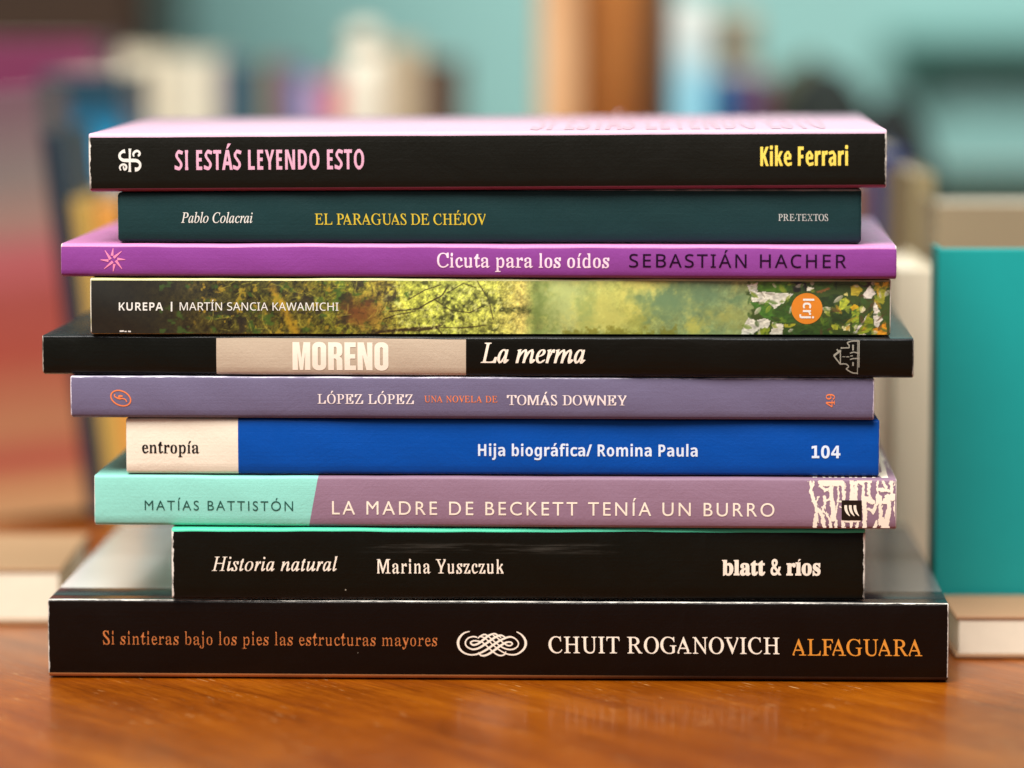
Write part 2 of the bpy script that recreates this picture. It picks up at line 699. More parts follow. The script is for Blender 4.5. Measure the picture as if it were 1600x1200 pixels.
b.build('wide black paperback lettered in white and orange, lying lowest of the pile on the wood', GROUP,
        dict(spine=spine, top=reflection_cover('black_cover_painted_reflection'), round_top=spine, bottom=tan_edge(), cut=PAPER_CUT), crease=0.0004, hinge=0.0085)
# ---- number 9: black with mint cover
b = B[9] = Book(9, 268, 1352, 0.140, 0.6, 0.0005, r=0.0009)
mint = cover_mat('mint_cover', b, C(82, 205, 165), 0.35, end_wear=0.0002)
b.build('black paperback with mint green cover edge and white publisher lettering, on the wide black book', GROUP,
        dict(spine=cover_mat('black_cover_spine_mint', b, C(14, 12, 5), 0.36, end_wear=0.0005, spots=0.7, scuff=(-0.045, 0.03, 0.0125, 0.0160, 0.2), var=0.15),
             top=mint, bottom=cover_mat('black_back_mint_book', b, C(25, 23, 18), 0.4)))
# ---- number 8: mint and mauve
b = B[8] = Book(8, 147, 1401, 0.137, 2.3, 0.0, r=0.0009)
xa, za = b.loc(482.5, 824)
xb, zb = b.loc(496, 750)
sl = (xb - xa) / (zb - za)
mm = cover_mat('mint_and_mauve_cover', b, C(142, 212, 198), 0.42, zones=[(xa - sl * za, sl, C(144, 114, 134))], end_wear=0.00022)
b.build('mint and mauve paperback with cream fur pattern at its right end', GROUP, dict(spine=mm, top=mm, bottom=mm))
# ---- number 7: blue with cream panel
b = B[7] = Book(7, 197, 1374, 0.135, 1.6, 0.0016, r=0.0008)
xa, za = b.loc(372, 700)
bl = cover_mat('cream_and_blue_cover', b, C(240, 228, 208), 0.45, zones=[(xa, 0.0, C(0, 74, 164))], end_wear=0.00012, top_wear_shine=0.0)
b.build('royal blue paperback with cream panel at the left end of its spine', GROUP, dict(spine=bl, top=bl, bottom=bl))
# ---- number 6: dusty purple
b = B[6] = Book(6, 110, 1366, 0.136, 1.8, -0.0006, r=0.0006)
pu = cover_mat('dusty_purple_cover', b, C(110, 102, 130), 0.5, end_wear=0.0003, top_wear_shine=0.0003, wear_shine_col=C(222, 216, 230), fine=2200, var=0.1)  # pale top line paints the fold's highlight along with its wear
b.build('dusty purple paperback with orange oval emblem, between the royal blue and thin black books', GROUP, dict(spine=pu, top=pu, bottom=pu))
# ---- number 5: thin black with tan band
b = B[5] = Book(5, 66, 1428, 0.139, 2.6, -0.0010, r=0.0006)
x0, _ = b.loc(338, 556)
x1, _ = b.loc(728, 556)
bk = cover_mat('black_cover_with_tan_band', b, C(15, 15, 10), 0.3, zones=[(x0, 0.0, C(192, 174, 152)), (x1, 0.0, C(16, 13, 7))], end_wear=0.0003, top_wear_shine=0.00012, wear_shine_col=C(170, 166, 156), spots=0.4)  # faint top line: edge highlight put into the colour, mixed with rubbing
b.build('thin black paperback with tan band in the middle of its spine', GROUP, dict(spine=bk, top=cover_mat('glossy_black_cover', b, C(32, 34, 36), 0.22, end_wear=0.0002), bottom=bk))
# ---- number 4: forest picture
b = B[4] = Book(4, 141, 1392, 0.133, 1.2, 0.0006, r=0.0006)
fo = cover_mat('forest_cover_edge', b, C(168, 160, 92), 0.5, end_wear=0.0004, wear_shine_col=C(232, 228, 214), zones=[], var=0.5, fine=500)
b.build('paperback with green forest and leaves picture along its spine', GROUP, dict(spine=fo, top=fo, bottom=fo, round_top=cover_mat('forest_fold_highlight', b, C(226, 222, 160), 0.4, var=0.2)))  # pale fold colour paints the rounded edge's highlight and rubbing
# ---- number 3: bright purple
b = B[3] = Book(3, 95, 1401, 0.135, 2.6, -0.0004, r=0.0009)
vi = cover_mat('bright_purple_cover', b, C(138, 66, 146), 0.36, end_wear=0.00012, top_wear_shine=0.0, wear_shine_col=C(230, 190, 225), fine=2200)
b.build('thin bright purple paperback with pink star emblem', GROUP, dict(spine=vi, top=cover_mat('pink_highlight_cover', b, C(214, 136, 190), 0.3), bottom=vi))  # lighter pink of the top also paints the highlight on the rounded fold
# ---- number 2: dark teal
b = B[2] = Book(2, 184, 1346, 0.130, 1.6, 0.0022, wedge=0.0013, r=0.0006, endr=0.0009)
te = cover_mat('dark_teal_cover', b, C(26, 56, 58), 0.5, end_wear=0.00008, top_wear_shine=0.00010, wear_shine_col=C(150, 150, 145), var=0.05)
b.build('plain dark teal paperback with yellow title, under the topmost black book', GROUP, dict(spine=te, top=te, bottom=te))
# ---- number 1: black spine, pink cover
ROLL1 = 0.0013 / B[2].W
b = B[1] = Book(1, 139, 1386, 0.136, 1.9, -0.0004, roll=ROLL1, r=0.0011, wob=0.00005, rb=0.0010)
pk = cover_mat('pink_cover', b, C(214, 174, 195), 0.42, end_wear=0.0002)
b.build('topmost black paperback with pale pink cover and yellow author name', GROUP,
        dict(spine=cover_mat('black_cover_spine_pink', b, C(21, 20, 14), 0.42, end_wear=0.00045, spots=0.5, var=0.15), top=pk,
             bottom=cover_mat('rose_back_cover', b, C(126, 58, 76), 0.4)))

# ------------------------------------------------------------------ lettering
GLYPHS = {
    'trade': {
        'S': '104,-7,66,1,-8,23,-8,122,80,93,92,84,109,81,128,84,138,96,145,113,147,134,144,159,137,179,101,216,89,235,69,264,53,283,35,306,22,333,18,365,20,397,32,425,48,449,66,470,78,486,83,498,100,505,124,507,149,505,166,498,240,472,219,389,136,411,122,419,107,415,97,405,92,389,90,368,93,345,99,326,134,289,164,251,177,229,198,204,214,175,220,139,217,107,209,79,194,54,172,33,156,15,149,3,131,-5',
        'I': '37,0,37,60,45,88,45,412,37,440,37,500,127,500,127,440,118,412,118,88,127,60,127,0',
        'E': '33,0,33,500,204,500,204,413,106,413,106,303,191,303,191,216,106,216,106,88,204,88,204,0',
        'T': '85,0,85,412,8,412,8,500,235,500,235,412,158,412,158,0',
        'Á': '-7,0,99,502,191,502,297,0,218,0,196,119,94,119,72,0;113,208,178,208,155,324,149,354,142,391,153,424,147,390,140,350,134,324;117,537,159,537,254,662,160,662',
        'L': '33,0,33,500,106,500,106,88,223,88,223,0',
        'Y': '95,0,96,191,-3,500,73,500,135,294,190,500,266,500,166,195,167,0',
        'N': '29,0,29,500,120,500,251,125,241,125,239,195,239,263,239,500,313,500,313,0,221,0,90,378,100,378,102,307,102,235,102,0',
        'D': '33,0,33,500,132,500,164,493,213,472,241,437,266,390,285,329,290,255,287,195,277,144,256,100,237,64,215,36,182,16,155,4,123,0;106,88,129,88,161,92,181,106,197,129,208,161,215,202,217,252,216,291,212,324,206,352,198,374,188,391,176,403,159,411,135,413,106,413',
        'O': '167,-7,142,-5,124,1,115,11,101,25,77,43,66,64,56,88,39,116,26,179,22,251,26,324,40,387,64,438,98,476,115,490,124,500,143,506,168,508,193,506,211,500,219,490,236,476,270,438,295,386,309,323,313,251,309,178,295,115,270,64,236,25,219,11,211,1,192,-5;167,82,190,85,204,93,216,107,224,127,236,181,240,251,236,321,224,375,216,394,204,408,190,417,168,419,145,417,131,408,119,394,111,375,98,321,94,251,98,181,111,127,119,107,130,93,145,85',
    },
    'tradebold': {
        'K': '27,0,27,500,112,500,112,271,106,301,119,330,200,500,285,500,180,279,286,0,200,0,121,211,112,179,112,0',
        'i': '64,430,31,433,23,441,19,457,20,481,19,506,23,521,32,529,64,532,96,529,106,521,109,506,109,481,109,457,106,441,97,433;22,0,22,382,107,382,107,0',
        'k': '21,0,21,532,107,532,107,294,107,251,105,208,84,208,98,238,113,266,177,382,263,382,172,216,268,0,180,0,115,155,106,119,107,0',
        'e': '137,-7,103,-2,91,14,60,41,29,79,12,128,8,188,11,250,23,300,52,339,86,367,92,384,127,389,159,387,174,378,179,364,187,344,213,319,236,289,242,255,236,216,230,165,94,165,98,126,107,96,122,77,140,71,156,78,252,101,252,20,181,0;95,235,158,235,155,267,149,292,137,309,129,315,119,310,107,296,100,270',
        'F': '27,0,27,500,204,500,204,413,112,413,112,284,192,284,192,197,112,197,112,0',
        'r': '17,0,17,382,98,382,108,318,88,318,97,345,108,368,124,384,161,389,172,389,198,387,193,289,163,291,159,292,140,290,129,283,118,270,112,252,108,227,107,195,107,0',
        'a': '78,-7,54,0,39,23,45,40,27,60,10,85,7,114,10,143,19,167,32,188,43,204,86,227,120,236,149,238,149,255,147,281,142,299,133,310,124,313,116,305,25,285,5,356,81,381,100,388,127,390,152,388,170,382,175,371,184,357,197,338,216,315,231,287,239,255,239,0,159,0,146,52,149,52,141,25,134,7,125,-4;113,69,128,74,140,89,146,113,149,146,149,177,136,176,114,171,103,158,95,138,92,113,94,93,100,79,105,72',
    },
    'italic': {
        'P': '-40,-3,-35,17,-29,17,-1,20,18,29,31,47,42,79,132,415,139,451,136,465,127,474,84,483,89,503,288,503,355,496,403,474,433,438,442,388,436,346,417,309,386,279,345,256,296,241,238,236,172,236,164,234,161,229,119,69,117,59,116,49,119,33,129,25,182,17,176,-3;207,264,242,266,272,272,297,283,318,298,334,316,345,338,352,363,355,392,349,429,332,455,304,470,262,475,245,473,234,468,225,457,217,435,176,283,174,272,179,266',
        'a': '54,-12,27,-7,7,9,-6,35,-10,69,-3,129,17,190,50,247,95,297,120,317,145,332,171,340,197,343,218,341,235,333,247,320,250,304,257,335,318,335,251,96,242,48,244,43,250,41,270,52,303,90,318,78,287,38,260,10,234,-6,210,-12,196,-9,186,-2,180,9,178,25,184,62,205,126,168,65,130,23,93,-3;88,38,104,42,122,54,161,95,197,153,223,217,233,277,230,295,224,308,214,316,199,318,167,310,135,284,106,242,82,188,66,130,60,79,62,61,67,48,76,41',
        'b': '88,-12,49,-8,18,4,-1,20,-8,39,-5,55,92,435,96,456,97,469,95,478,91,483,66,487,50,487,55,506,100,511,132,518,168,527,177,524,178,516,112,271,136,303,166,325,197,339,230,343,271,336,304,314,325,279,332,234,327,190,312,147,289,105,258,67,221,35,180,10,135,-6;102,13,141,21,179,45,212,82,239,129,256,180,262,227,258,259,245,282,226,297,200,302,168,294,138,271,112,232,92,178,61,71,57,41,59,29,67,20,81,15',
        'l': '34,-11,18,-8,5,0,-3,12,-5,28,0,59,12,108,103,444,106,465,104,478,98,485,60,491,62,509,111,516,144,521,176,527,185,525,187,518,184,500,70,90,63,54,66,43,73,40,95,52,131,92,147,78,115,37,85,11,57,-6',
        'o': '113,-12,64,-3,26,21,1,60,-7,110,-2,152,12,193,35,233,64,268,98,299,136,323,176,338,217,343,268,335,307,310,332,272,340,222,336,185,325,147,306,111,282,77,253,47,221,22,168,-3;121,15,149,21,177,37,202,62,225,93,244,130,258,168,268,207,271,243,267,277,256,300,238,314,213,318,178,310,144,286,113,247,87,196,69,141,63,90,67,57,79,34,97,20',
        'C': '235,-14,175,-8,124,11,82,41,50,83,31,133,24,192,30,245,47,298,73,348,107,394,148,435,193,469,231,488,268,503,307,511,345,514,391,509,444,495,463,491,475,495,486,509,506,509,475,355,454,355,455,369,455,380,448,424,428,457,397,477,353,484,309,478,266,461,226,433,190,396,159,352,136,301,121,246,116,188,118,151,125,119,137,90,153,67,174,48,197,34,224,26,254,23,301,29,345,45,387,73,429,115,447,98,399,48,349,13,295,-7',
        'c': '107,-12,82,-10,61,-3,42,8,25,23,4,63,-4,117,0,153,10,189,27,224,49,257,77,286,108,310,160,335,215,343,246,339,270,327,285,309,290,287,287,269,279,255,267,246,251,243,236,245,225,251,219,261,217,275,220,289,228,302,232,307,234,311,229,316,213,318,176,311,141,289,111,254,87,210,72,161,67,116,71,79,84,51,105,33,132,28,158,31,186,43,214,63,245,92,261,76,221,37,184,10,146,-6',
        'r': '-18,-3,46,225,57,279,55,291,49,297,10,303,13,322,63,330,96,337,127,343,136,340,137,331,96,193,133,259,168,305,198,334,223,343,237,341,249,333,256,320,258,304,255,285,246,270,232,259,215,256,192,264,184,275,182,284,142,233,105,168,73,90,46,-3',
        'i': '131,420,117,423,104,432,95,445,92,460,95,475,104,488,117,498,131,501,147,498,160,489,169,476,172,460,169,445,160,432,147,423;35,-12,19,-9,7,-1,-1,13,-3,31,1,58,9,93,56,260,60,273,61,284,59,295,52,301,15,307,19,324,69,331,103,337,133,343,141,340,144,332,143,325,141,318,71,84,65,56,69,42,77,38,102,51,139,95,154,80,122,39,93,11,64,-6',
    },
    'caps': {
        'E': '16,-4,16,18,22,18,49,21,65,30,73,47,75,79,69,414,65,450,58,464,47,473,1,483,0,503,389,503,400,388,381,388,380,393,369,422,358,443,343,457,322,465,252,472,191,472,161,469,150,457,148,426,150,283,208,283,252,287,279,299,293,319,298,354,318,354,318,170,299,170,292,201,278,234,268,243,255,248,212,252,152,252,154,90,156,67,158,52,163,41,174,34,214,29,263,29,310,32,347,40,376,54,399,75,416,103,430,141,450,141,437,-3',
        'L': '16,-4,16,18,22,18,49,21,65,30,73,47,76,78,69,414,68,435,66,450,59,464,47,473,1,483,0,503,206,503,204,483,175,480,160,470,152,453,149,423,155,99,156,69,158,56,164,42,174,34,216,29,267,29,317,31,355,38,383,52,403,72,419,102,432,145,452,145,445,-4',
        'P': '16,-4,16,18,23,18,50,21,65,29,73,47,75,78,69,414,65,450,58,465,47,474,1,483,0,503,200,503,269,496,324,475,363,439,387,389,393,347,384,310,362,279,328,255,282,240,225,236,159,236,153,234,152,230,155,70,156,60,158,50,166,34,179,25,233,17,233,-4;189,264,222,266,250,273,272,283,288,298,299,316,304,337,304,362,298,391,281,429,257,454,224,470,181,475,165,473,155,468,150,457,148,436,151,284,153,273,159,266',
        'A': '21,-3,21,22,0,26,9,35,20,54,31,83,204,515,218,514,395,96,393,39,410,27,472,22,472,-3,230,-3,230,23,265,25,316,30,335,39,336,50,322,88,300,142,99,142,73,76,68,64,65,53,67,40,71,31,86,25,118,23,73,23,73,-3;113,179,284,179,178,347',
        'R': '16,-4,16,18,23,18,50,21,66,31,73,49,76,78,69,414,65,451,58,465,47,474,1,483,0,503,216,503,285,496,339,475,361,458,379,439,393,417,402,392,407,344,390,304,353,272,300,251,410,94,459,36,480,22,503,18,509,18,509,-4,392,-4,221,242,207,242,174,243,152,245,155,96,159,50,167,34,178,24,195,19,218,17,230,17,229,-3;196,272,231,274,259,280,282,290,300,304,311,321,318,341,318,364,313,390,297,426,271,452,235,467,190,473,163,470,152,458,149,428,151,275,171,273',
        'G': '307,-14,238,-8,174,11,118,42,71,84,34,134,10,193,0,247,1,300,13,350,34,397,63,437,99,470,131,490,166,503,204,512,246,514,296,510,345,497,384,484,404,479,423,485,434,509,452,509,463,348,445,348,430,381,413,407,393,430,370,449,344,464,317,475,288,481,257,483,225,481,197,473,172,460,150,442,116,393,97,328,93,257,104,187,118,149,136,114,157,85,183,60,211,40,242,26,275,18,311,15,345,19,373,31,392,48,398,69,395,170,393,185,391,198,384,212,372,220,317,227,316,248,531,248,531,228,490,220,481,213,477,202,475,184,476,157,481,36,441,13,400,-2,355,-11',
        'U': '289,-14,253,-12,219,-5,188,6,160,22,135,42,115,65,99,91,88,121,80,195,75,417,72,451,64,466,53,475,0,483,0,503,218,503,219,483,209,483,181,479,165,467,157,445,155,410,160,207,162,154,168,119,185,81,214,52,251,34,295,28,333,32,363,44,385,62,400,87,407,128,409,195,405,381,399,442,390,462,378,474,360,480,329,483,327,503,502,503,505,483,491,483,474,481,461,475,452,465,447,452,444,426,444,384,449,176,446,114,435,65,414,29,383,4,342,-10',
        'S': '191,-14,141,-8,82,7,72,10,65,11,51,6,44,-12,26,-12,2,160,22,161,49,97,86,52,107,36,129,24,152,17,177,15,201,18,221,28,235,43,244,62,246,85,241,112,223,148,190,185,156,214,115,247,71,284,39,317,19,348,6,379,0,416,5,448,19,476,43,497,76,510,115,514,150,513,183,505,208,497,219,495,232,499,240,512,259,512,278,358,261,358,238,415,208,453,173,476,133,484,102,479,82,463,73,439,77,406,87,384,103,362,152,315,195,281,240,244,265,220,285,195,301,167,312,137,318,96,312,60,296,29,270,6,234,-9',
        'D': '14,-4,14,18,21,18,49,21,65,30,73,47,75,78,69,414,65,450,58,464,47,473,0,483,0,503,195,503,265,497,328,478,383,448,430,406,466,354,491,294,501,236,499,181,484,130,457,86,418,48,368,20,307,2,235,-4;232,27,287,33,331,50,365,77,389,113,404,155,410,203,407,255,395,308,382,346,365,379,345,407,321,431,294,449,263,462,230,470,193,473,160,469,154,464,150,454,148,416,153,96,157,54,164,41,178,34,200,29',
        'C': '279,-14,217,-8,161,11,110,41,67,82,33,132,10,191,0,244,2,297,14,347,35,394,64,435,100,469,132,489,166,503,201,512,240,514,287,510,343,495,364,491,374,495,381,509,401,509,415,354,393,354,390,368,387,379,367,424,337,456,300,477,254,483,212,478,175,460,143,433,117,396,100,352,91,302,91,247,103,189,116,152,132,119,152,91,175,67,201,48,229,35,258,26,289,24,334,29,373,46,407,73,437,115,460,99,426,48,386,13,337,-8',
        'H': '16,-4,16,18,22,18,55,23,71,40,75,78,69,414,65,450,58,464,47,473,1,483,0,503,206,503,207,482,201,482,174,479,159,470,151,452,148,419,150,307,151,293,158,285,176,282,360,282,374,285,378,295,375,414,371,450,364,464,353,473,306,483,307,503,513,503,513,482,504,482,478,479,464,470,456,452,454,422,460,86,462,65,464,49,471,35,482,26,528,17,529,-4,323,-4,322,18,328,18,363,23,372,29,378,39,381,78,379,228,378,233,377,238,370,246,353,248,169,248,155,246,151,236,154,86,155,65,157,49,164,35,176,26,222,17,223,-4',
        'É': '16,-4,16,18,22,18,49,21,65,30,73,47,75,79,69,414,65,450,58,464,47,473,1,483,0,503,389,503,400,388,381,388,380,393,369,422,358,443,343,457,322,465,252,472,191,472,161,469,150,457,148,426,150,283,208,283,252,287,279,299,293,319,298,354,318,354,318,170,299,170,292,201,278,234,268,243,255,248,212,252,152,252,154,90,156,67,158,52,163,41,174,34,214,29,263,29,310,32,347,40,376,54,399,75,416,103,430,141,450,141,437,-3;201,538,237,538,329,664,240,664',
        'J': '102,-14,67,-10,38,4,15,26,2,52,0,69,5,84,16,94,31,97,47,94,62,86,74,75,81,60,82,51,82,43,83,29,90,18,102,14,114,17,119,29,121,51,121,82,114,408,110,451,103,465,90,474,36,481,37,503,251,503,250,482,220,479,205,472,197,457,195,428,202,144,198,75,180,26,166,8,148,-4,127,-12',
        'O': '259,-14,201,-9,149,8,102,36,62,73,31,119,10,173,0,223,0,272,8,320,23,365,46,406,75,442,109,472,148,495,191,509,237,514,294,508,346,491,392,463,431,425,461,379,482,326,491,285,493,244,489,202,480,162,447,89,425,58,398,32,368,12,335,-3,299,-11;253,14,287,19,317,34,343,57,364,88,381,124,393,166,399,211,400,259,396,307,385,355,362,412,330,453,311,467,291,477,268,484,245,486,208,480,176,464,147,437,124,401,107,358,96,307,92,227,106,148,130,91,163,49,183,34,205,23,228,17',
        'V': '261,-17,76,417,84,459,64,472,0,479,0,503,253,503,253,479,165,472,142,463,142,450,155,416,301,161,396,415,405,449,405,463,401,471,393,479,393,503,458,503,458,479,475,476,464,467,453,449,442,419,274,-17',
        'T': '118,-4,116,18,125,18,164,24,175,32,181,45,186,96,181,448,180,460,173,468,160,470,140,470,100,468,71,461,50,450,37,433,29,409,26,375,3,377,0,503,423,503,436,373,416,373,412,387,409,398,395,432,376,454,347,466,303,470,275,470,264,467,261,455,266,100,271,47,278,33,291,24,340,18,352,18,351,-4',
        'X': '34,-3,34,22,35,25,54,35,70,52,85,75,244,229,118,422,79,465,52,475,5,479,0,479,0,503,258,503,258,479,239,479,208,477,171,473,150,466,148,456,163,428,230,323,338,412,354,436,364,454,366,464,362,472,336,477,341,479,341,503,459,503,459,479,487,479,447,474,424,462,404,440,382,408,252,290,396,64,427,32,454,25,494,22,500,22,500,-3,246,-3,246,22,254,22,281,24,326,28,352,35,354,45,349,62,335,86,265,195,141,87,127,67,120,50,119,38,123,29,150,24,145,22,145,-3',
        'N': '421,-15,108,398,114,90,116,65,119,47,126,33,137,25,186,17,187,-4,16,-4,16,18,47,21,64,30,72,47,75,78,71,423,71,431,69,438,61,453,47,468,29,479,9,482,1,482,0,503,110,503,401,120,395,410,393,435,390,453,383,467,372,475,322,483,322,503,493,503,492,483,455,477,438,460,433,422,440,-15',
        'I': '16,-4,16,18,22,18,56,23,71,40,75,78,69,414,65,450,58,464,47,473,0,483,0,503,209,503,209,482,200,482,175,479,160,470,153,452,150,422,156,86,160,49,167,35,178,26,224,17,225,-4',
        'F': '16,-4,16,18,22,18,56,23,65,29,70,40,75,79,69,414,65,450,58,464,47,473,0,483,0,503,365,503,378,378,356,378,355,388,353,394,337,431,316,454,287,467,246,471,190,471,166,470,156,466,149,450,151,402,154,281,191,281,248,287,264,295,276,307,290,353,310,353,315,165,293,165,290,185,285,203,275,227,263,240,242,247,208,249,155,249,160,75,161,61,163,49,171,33,183,24,234,16,237,-3',
    },
    'cicuta': {
        'C': '282,-19,224,-11,163,15,115,57,80,111,60,177,54,251,59,324,77,389,109,443,157,484,220,510,285,519,338,511,401,490,420,486,423,492,436,519,503,519,503,331,437,331,413,396,387,441,377,458,350,470,319,477,292,479,245,473,209,455,181,423,156,379,139,320,133,249,138,182,154,127,178,86,207,57,249,39,305,33,347,39,386,56,415,83,449,127,515,98,459,44,397,9,340,-12',
        'i': '111,390,82,394,76,408,68,428,69,453,68,477,76,498,82,512,111,516,139,512,145,498,153,477,152,453,153,428,145,408,139,394;30,-8,30,24,55,28,70,33,73,43,73,62,73,276,68,308,55,312,49,316,51,348,148,348,148,62,153,33,162,28,187,24,187,-8',
        'c': '171,-19,137,-13,105,5,82,34,61,71,43,115,34,164,35,217,46,264,68,302,107,332,154,352,192,358,231,352,273,334,296,305,301,269,301,248,294,231,287,220,260,217,231,220,225,232,220,251,220,275,220,287,218,298,215,307,210,313,201,317,186,318,161,312,142,292,125,257,114,206,116,137,133,88,148,71,169,59,189,52,224,50,241,58,319,89,338,67,285,27,240,2,211,-14',
        'u': '144,-19,110,-11,89,14,71,54,65,106,65,271,59,306,49,312,40,317,40,348,140,348,140,82,144,66,149,56,164,49,191,47,241,54,266,75,266,272,264,294,260,306,244,313,234,317,234,348,341,348,341,77,338,58,336,48,362,43,369,39,369,7,330,0,227,-21,231,36,228,16,198,-3,177,-15',
        't': '136,-18,101,-12,102,6,80,37,68,78,68,299,15,299,15,332,86,410,121,473,182,473,182,348,235,348,235,299,143,299,143,91,149,59,155,54,177,52,178,60,199,92,272,75,226,32,175,4,168,-12',
        'a': '279,-19,251,-15,247,-5,243,13,248,26,180,11,162,-5,138,-14,104,-17,75,-11,71,7,49,35,39,69,39,95,45,118,54,138,69,156,129,187,231,214,231,264,225,289,216,305,195,314,162,317,143,316,131,312,125,307,121,302,123,285,129,254,127,233,120,216,112,205,85,202,57,206,51,218,45,236,43,260,40,287,48,311,79,330,109,345,137,354,178,357,234,350,279,327,294,309,302,287,307,261,307,231,307,69,307,48,319,46,381,55,368,29,331,6,323,-7,304,-16;164,45,205,52,232,73,232,175,181,166,147,147,129,123,118,92,116,70,120,55,132,47',
        'p': '12,-160,12,-130,66,-122,72,-108,72,-70,72,267,69,294,65,306,53,312,50,318,50,348,144,348,139,295,172,320,205,341,223,354,253,358,287,352,312,333,333,305,355,268,366,224,369,176,366,123,354,76,334,37,312,7,283,-12,249,-19,221,-16,203,-6,177,9,143,27,147,-63,151,-106,153,-116,163,-122,224,-129,224,-160;221,39,256,46,274,68,287,110,292,170,288,228,278,270,269,282,259,291,243,296,218,298,214,295,204,288,174,274,147,256,147,77,155,60,164,48,208,41',
        'r': '14,-8,14,24,56,28,70,33,73,43,73,62,73,276,70,298,67,308,53,312,50,316,51,348,146,348,141,283,176,313,210,337,228,352,256,357,287,353,290,339,295,318,300,292,313,270,307,252,300,240,272,237,246,239,239,248,226,269,226,276,213,278,209,274,176,261,150,239,148,210,148,62,149,43,154,34,177,28,223,24,223,-8',
        'l': '30,-8,30,24,55,28,70,33,73,43,73,62,73,436,68,467,57,472,50,476,50,507,148,507,148,62,153,33,162,28,187,24,187,-8',
        'o': '185,-19,147,-12,102,6,66,35,47,74,38,119,35,169,38,220,47,266,66,304,101,333,146,351,184,357,222,351,267,333,302,305,321,267,331,221,334,169,331,117,322,72,303,34,267,5,223,-13;187,20,211,27,230,46,246,90,252,169,245,249,228,294,209,314,186,320,159,314,141,294,124,249,117,170,123,90,140,46,159,27',
        's': '166,-19,133,-14,95,-1,86,2,90,-2,80,-17,14,-17,14,123,83,123,95,78,106,48,126,30,154,24,176,27,191,35,200,47,205,64,198,88,179,109,129,136,93,157,72,181,65,210,46,242,43,287,65,325,107,350,155,358,184,354,220,345,228,343,226,342,219,345,228,358,294,358,294,236,225,236,213,275,204,299,187,313,164,318,145,315,133,308,125,298,121,285,120,271,125,261,151,239,198,215,234,194,252,171,261,141,280,104,280,54,256,14,208,-10',
        'í': '30,-8,30,24,55,28,70,33,73,43,73,62,73,276,68,308,55,312,49,316,51,348,148,348,148,62,153,33,162,28,187,24,187,-8;84,383,121,383,212,508,124,508',
        'd': '153,-19,120,-13,94,5,73,33,52,70,40,113,37,161,40,216,52,264,72,303,96,332,126,351,160,357,187,354,205,346,211,332,264,316,260,440,258,457,251,466,229,472,216,476,216,507,335,507,335,83,339,49,351,43,361,36,361,5,324,-1,222,-20,227,36,232,14,201,-4,183,-15;181,39,192,42,226,51,254,66,260,85,260,264,255,278,244,290,226,298,191,301,167,299,152,294,141,285,132,272,119,229,114,168,118,108,130,67,147,46',
    },
    'human': {
        'S': '173,-11,95,-5,32,14,32,83,99,61,176,52,224,57,258,73,278,97,284,128,282,150,275,167,261,183,240,197,169,227,113,253,72,285,57,304,46,326,40,351,38,380,43,418,59,450,84,476,117,495,157,507,202,511,278,503,345,482,322,420,263,440,200,448,160,443,132,429,115,407,110,379,112,357,120,339,133,324,153,310,217,282,292,247,319,226,339,201,352,171,356,134,352,102,343,73,327,48,306,27,279,10,248,-2,212,-9',
        'E': '64,-4,64,504,351,504,351,441,135,441,135,293,339,293,339,230,135,230,135,59,351,59,351,-4',
        'B': '64,-4,64,504,211,504,294,497,355,476,377,459,392,436,402,409,405,376,398,334,379,300,348,275,309,263,309,265,337,259,364,247,388,231,406,208,418,179,421,142,418,109,409,80,394,55,373,34,347,17,317,5,282,-2,244,-4;135,291,223,291,277,296,309,311,326,335,331,369,324,403,304,425,268,438,213,442,135,442;135,57,232,57,287,64,321,82,340,111,346,147,340,181,321,207,285,225,227,231,135,231',
        'A': '-6,-4,193,506,255,506,453,-4,379,-4,319,151,126,151,66,-4;150,215,297,215,243,361,236,381,226,412,223,433,215,393,205,361',
        'T': '159,-4,159,441,3,441,3,504,386,504,386,441,230,441,230,-4',
        'I': '24,-4,24,40,83,53,83,446,24,460,24,504,213,504,213,460,154,446,154,53,213,40,213,-4',
        'Á': '-6,-4,193,506,255,506,453,-4,379,-4,319,151,126,151,66,-4;150,215,297,215,243,361,236,381,226,412,223,433,215,393,205,361;199,541,236,541,327,666,238,666',
        'N': '64,-4,64,504,143,504,410,90,406,90,405,120,403,169,401,218,401,504,468,504,468,-4,389,-4,121,411,125,411,128,355,130,279,130,-4',
        'H': '64,-4,64,504,135,504,135,293,383,293,383,504,454,504,454,-4,383,-4,383,229,135,229,135,-4',
        'C': '272,-11,201,-3,143,21,97,60,65,112,45,177,39,251,46,323,67,386,102,438,150,478,211,503,283,511,358,504,426,480,398,419,343,439,282,448,245,444,212,434,183,418,159,395,139,366,125,333,116,294,113,250,116,206,124,168,137,134,155,105,179,82,208,66,242,56,281,52,343,58,405,73,405,10,344,-6',
        'R': '64,-4,64,504,206,504,250,502,288,495,320,484,346,468,366,447,381,422,389,392,392,358,388,320,377,289,360,265,338,246,293,223,431,-3,349,-4,228,203,135,203,135,-4;135,264,206,264,257,270,292,287,312,315,319,355,317,377,312,395,303,410,291,421,255,436,202,441,135,441',
    },
    'gothb': {
        'K': '80,0,80,500,175,500,175,271,223,301,246,330,395,500,495,500,302,279,495,0,395,0,251,211,175,179,175,0',
        'U': '289,-7,237,-4,193,6,154,22,122,44,107,71,96,103,82,138,76,178,76,500,171,500,171,194,177,141,196,107,234,88,292,82,351,89,387,109,406,144,411,195,411,500,506,500,506,176,497,127,484,83,460,46,413,17,356,-1',
        'R': '80,0,80,500,230,500,282,498,327,491,365,479,396,463,419,442,427,416,431,386,437,350,433,318,420,290,410,267,397,247,336,218,498,0,390,0,260,192,175,192,175,0;175,278,223,278,280,282,318,296,336,317,343,347,336,378,317,398,273,409,221,413,175,413',
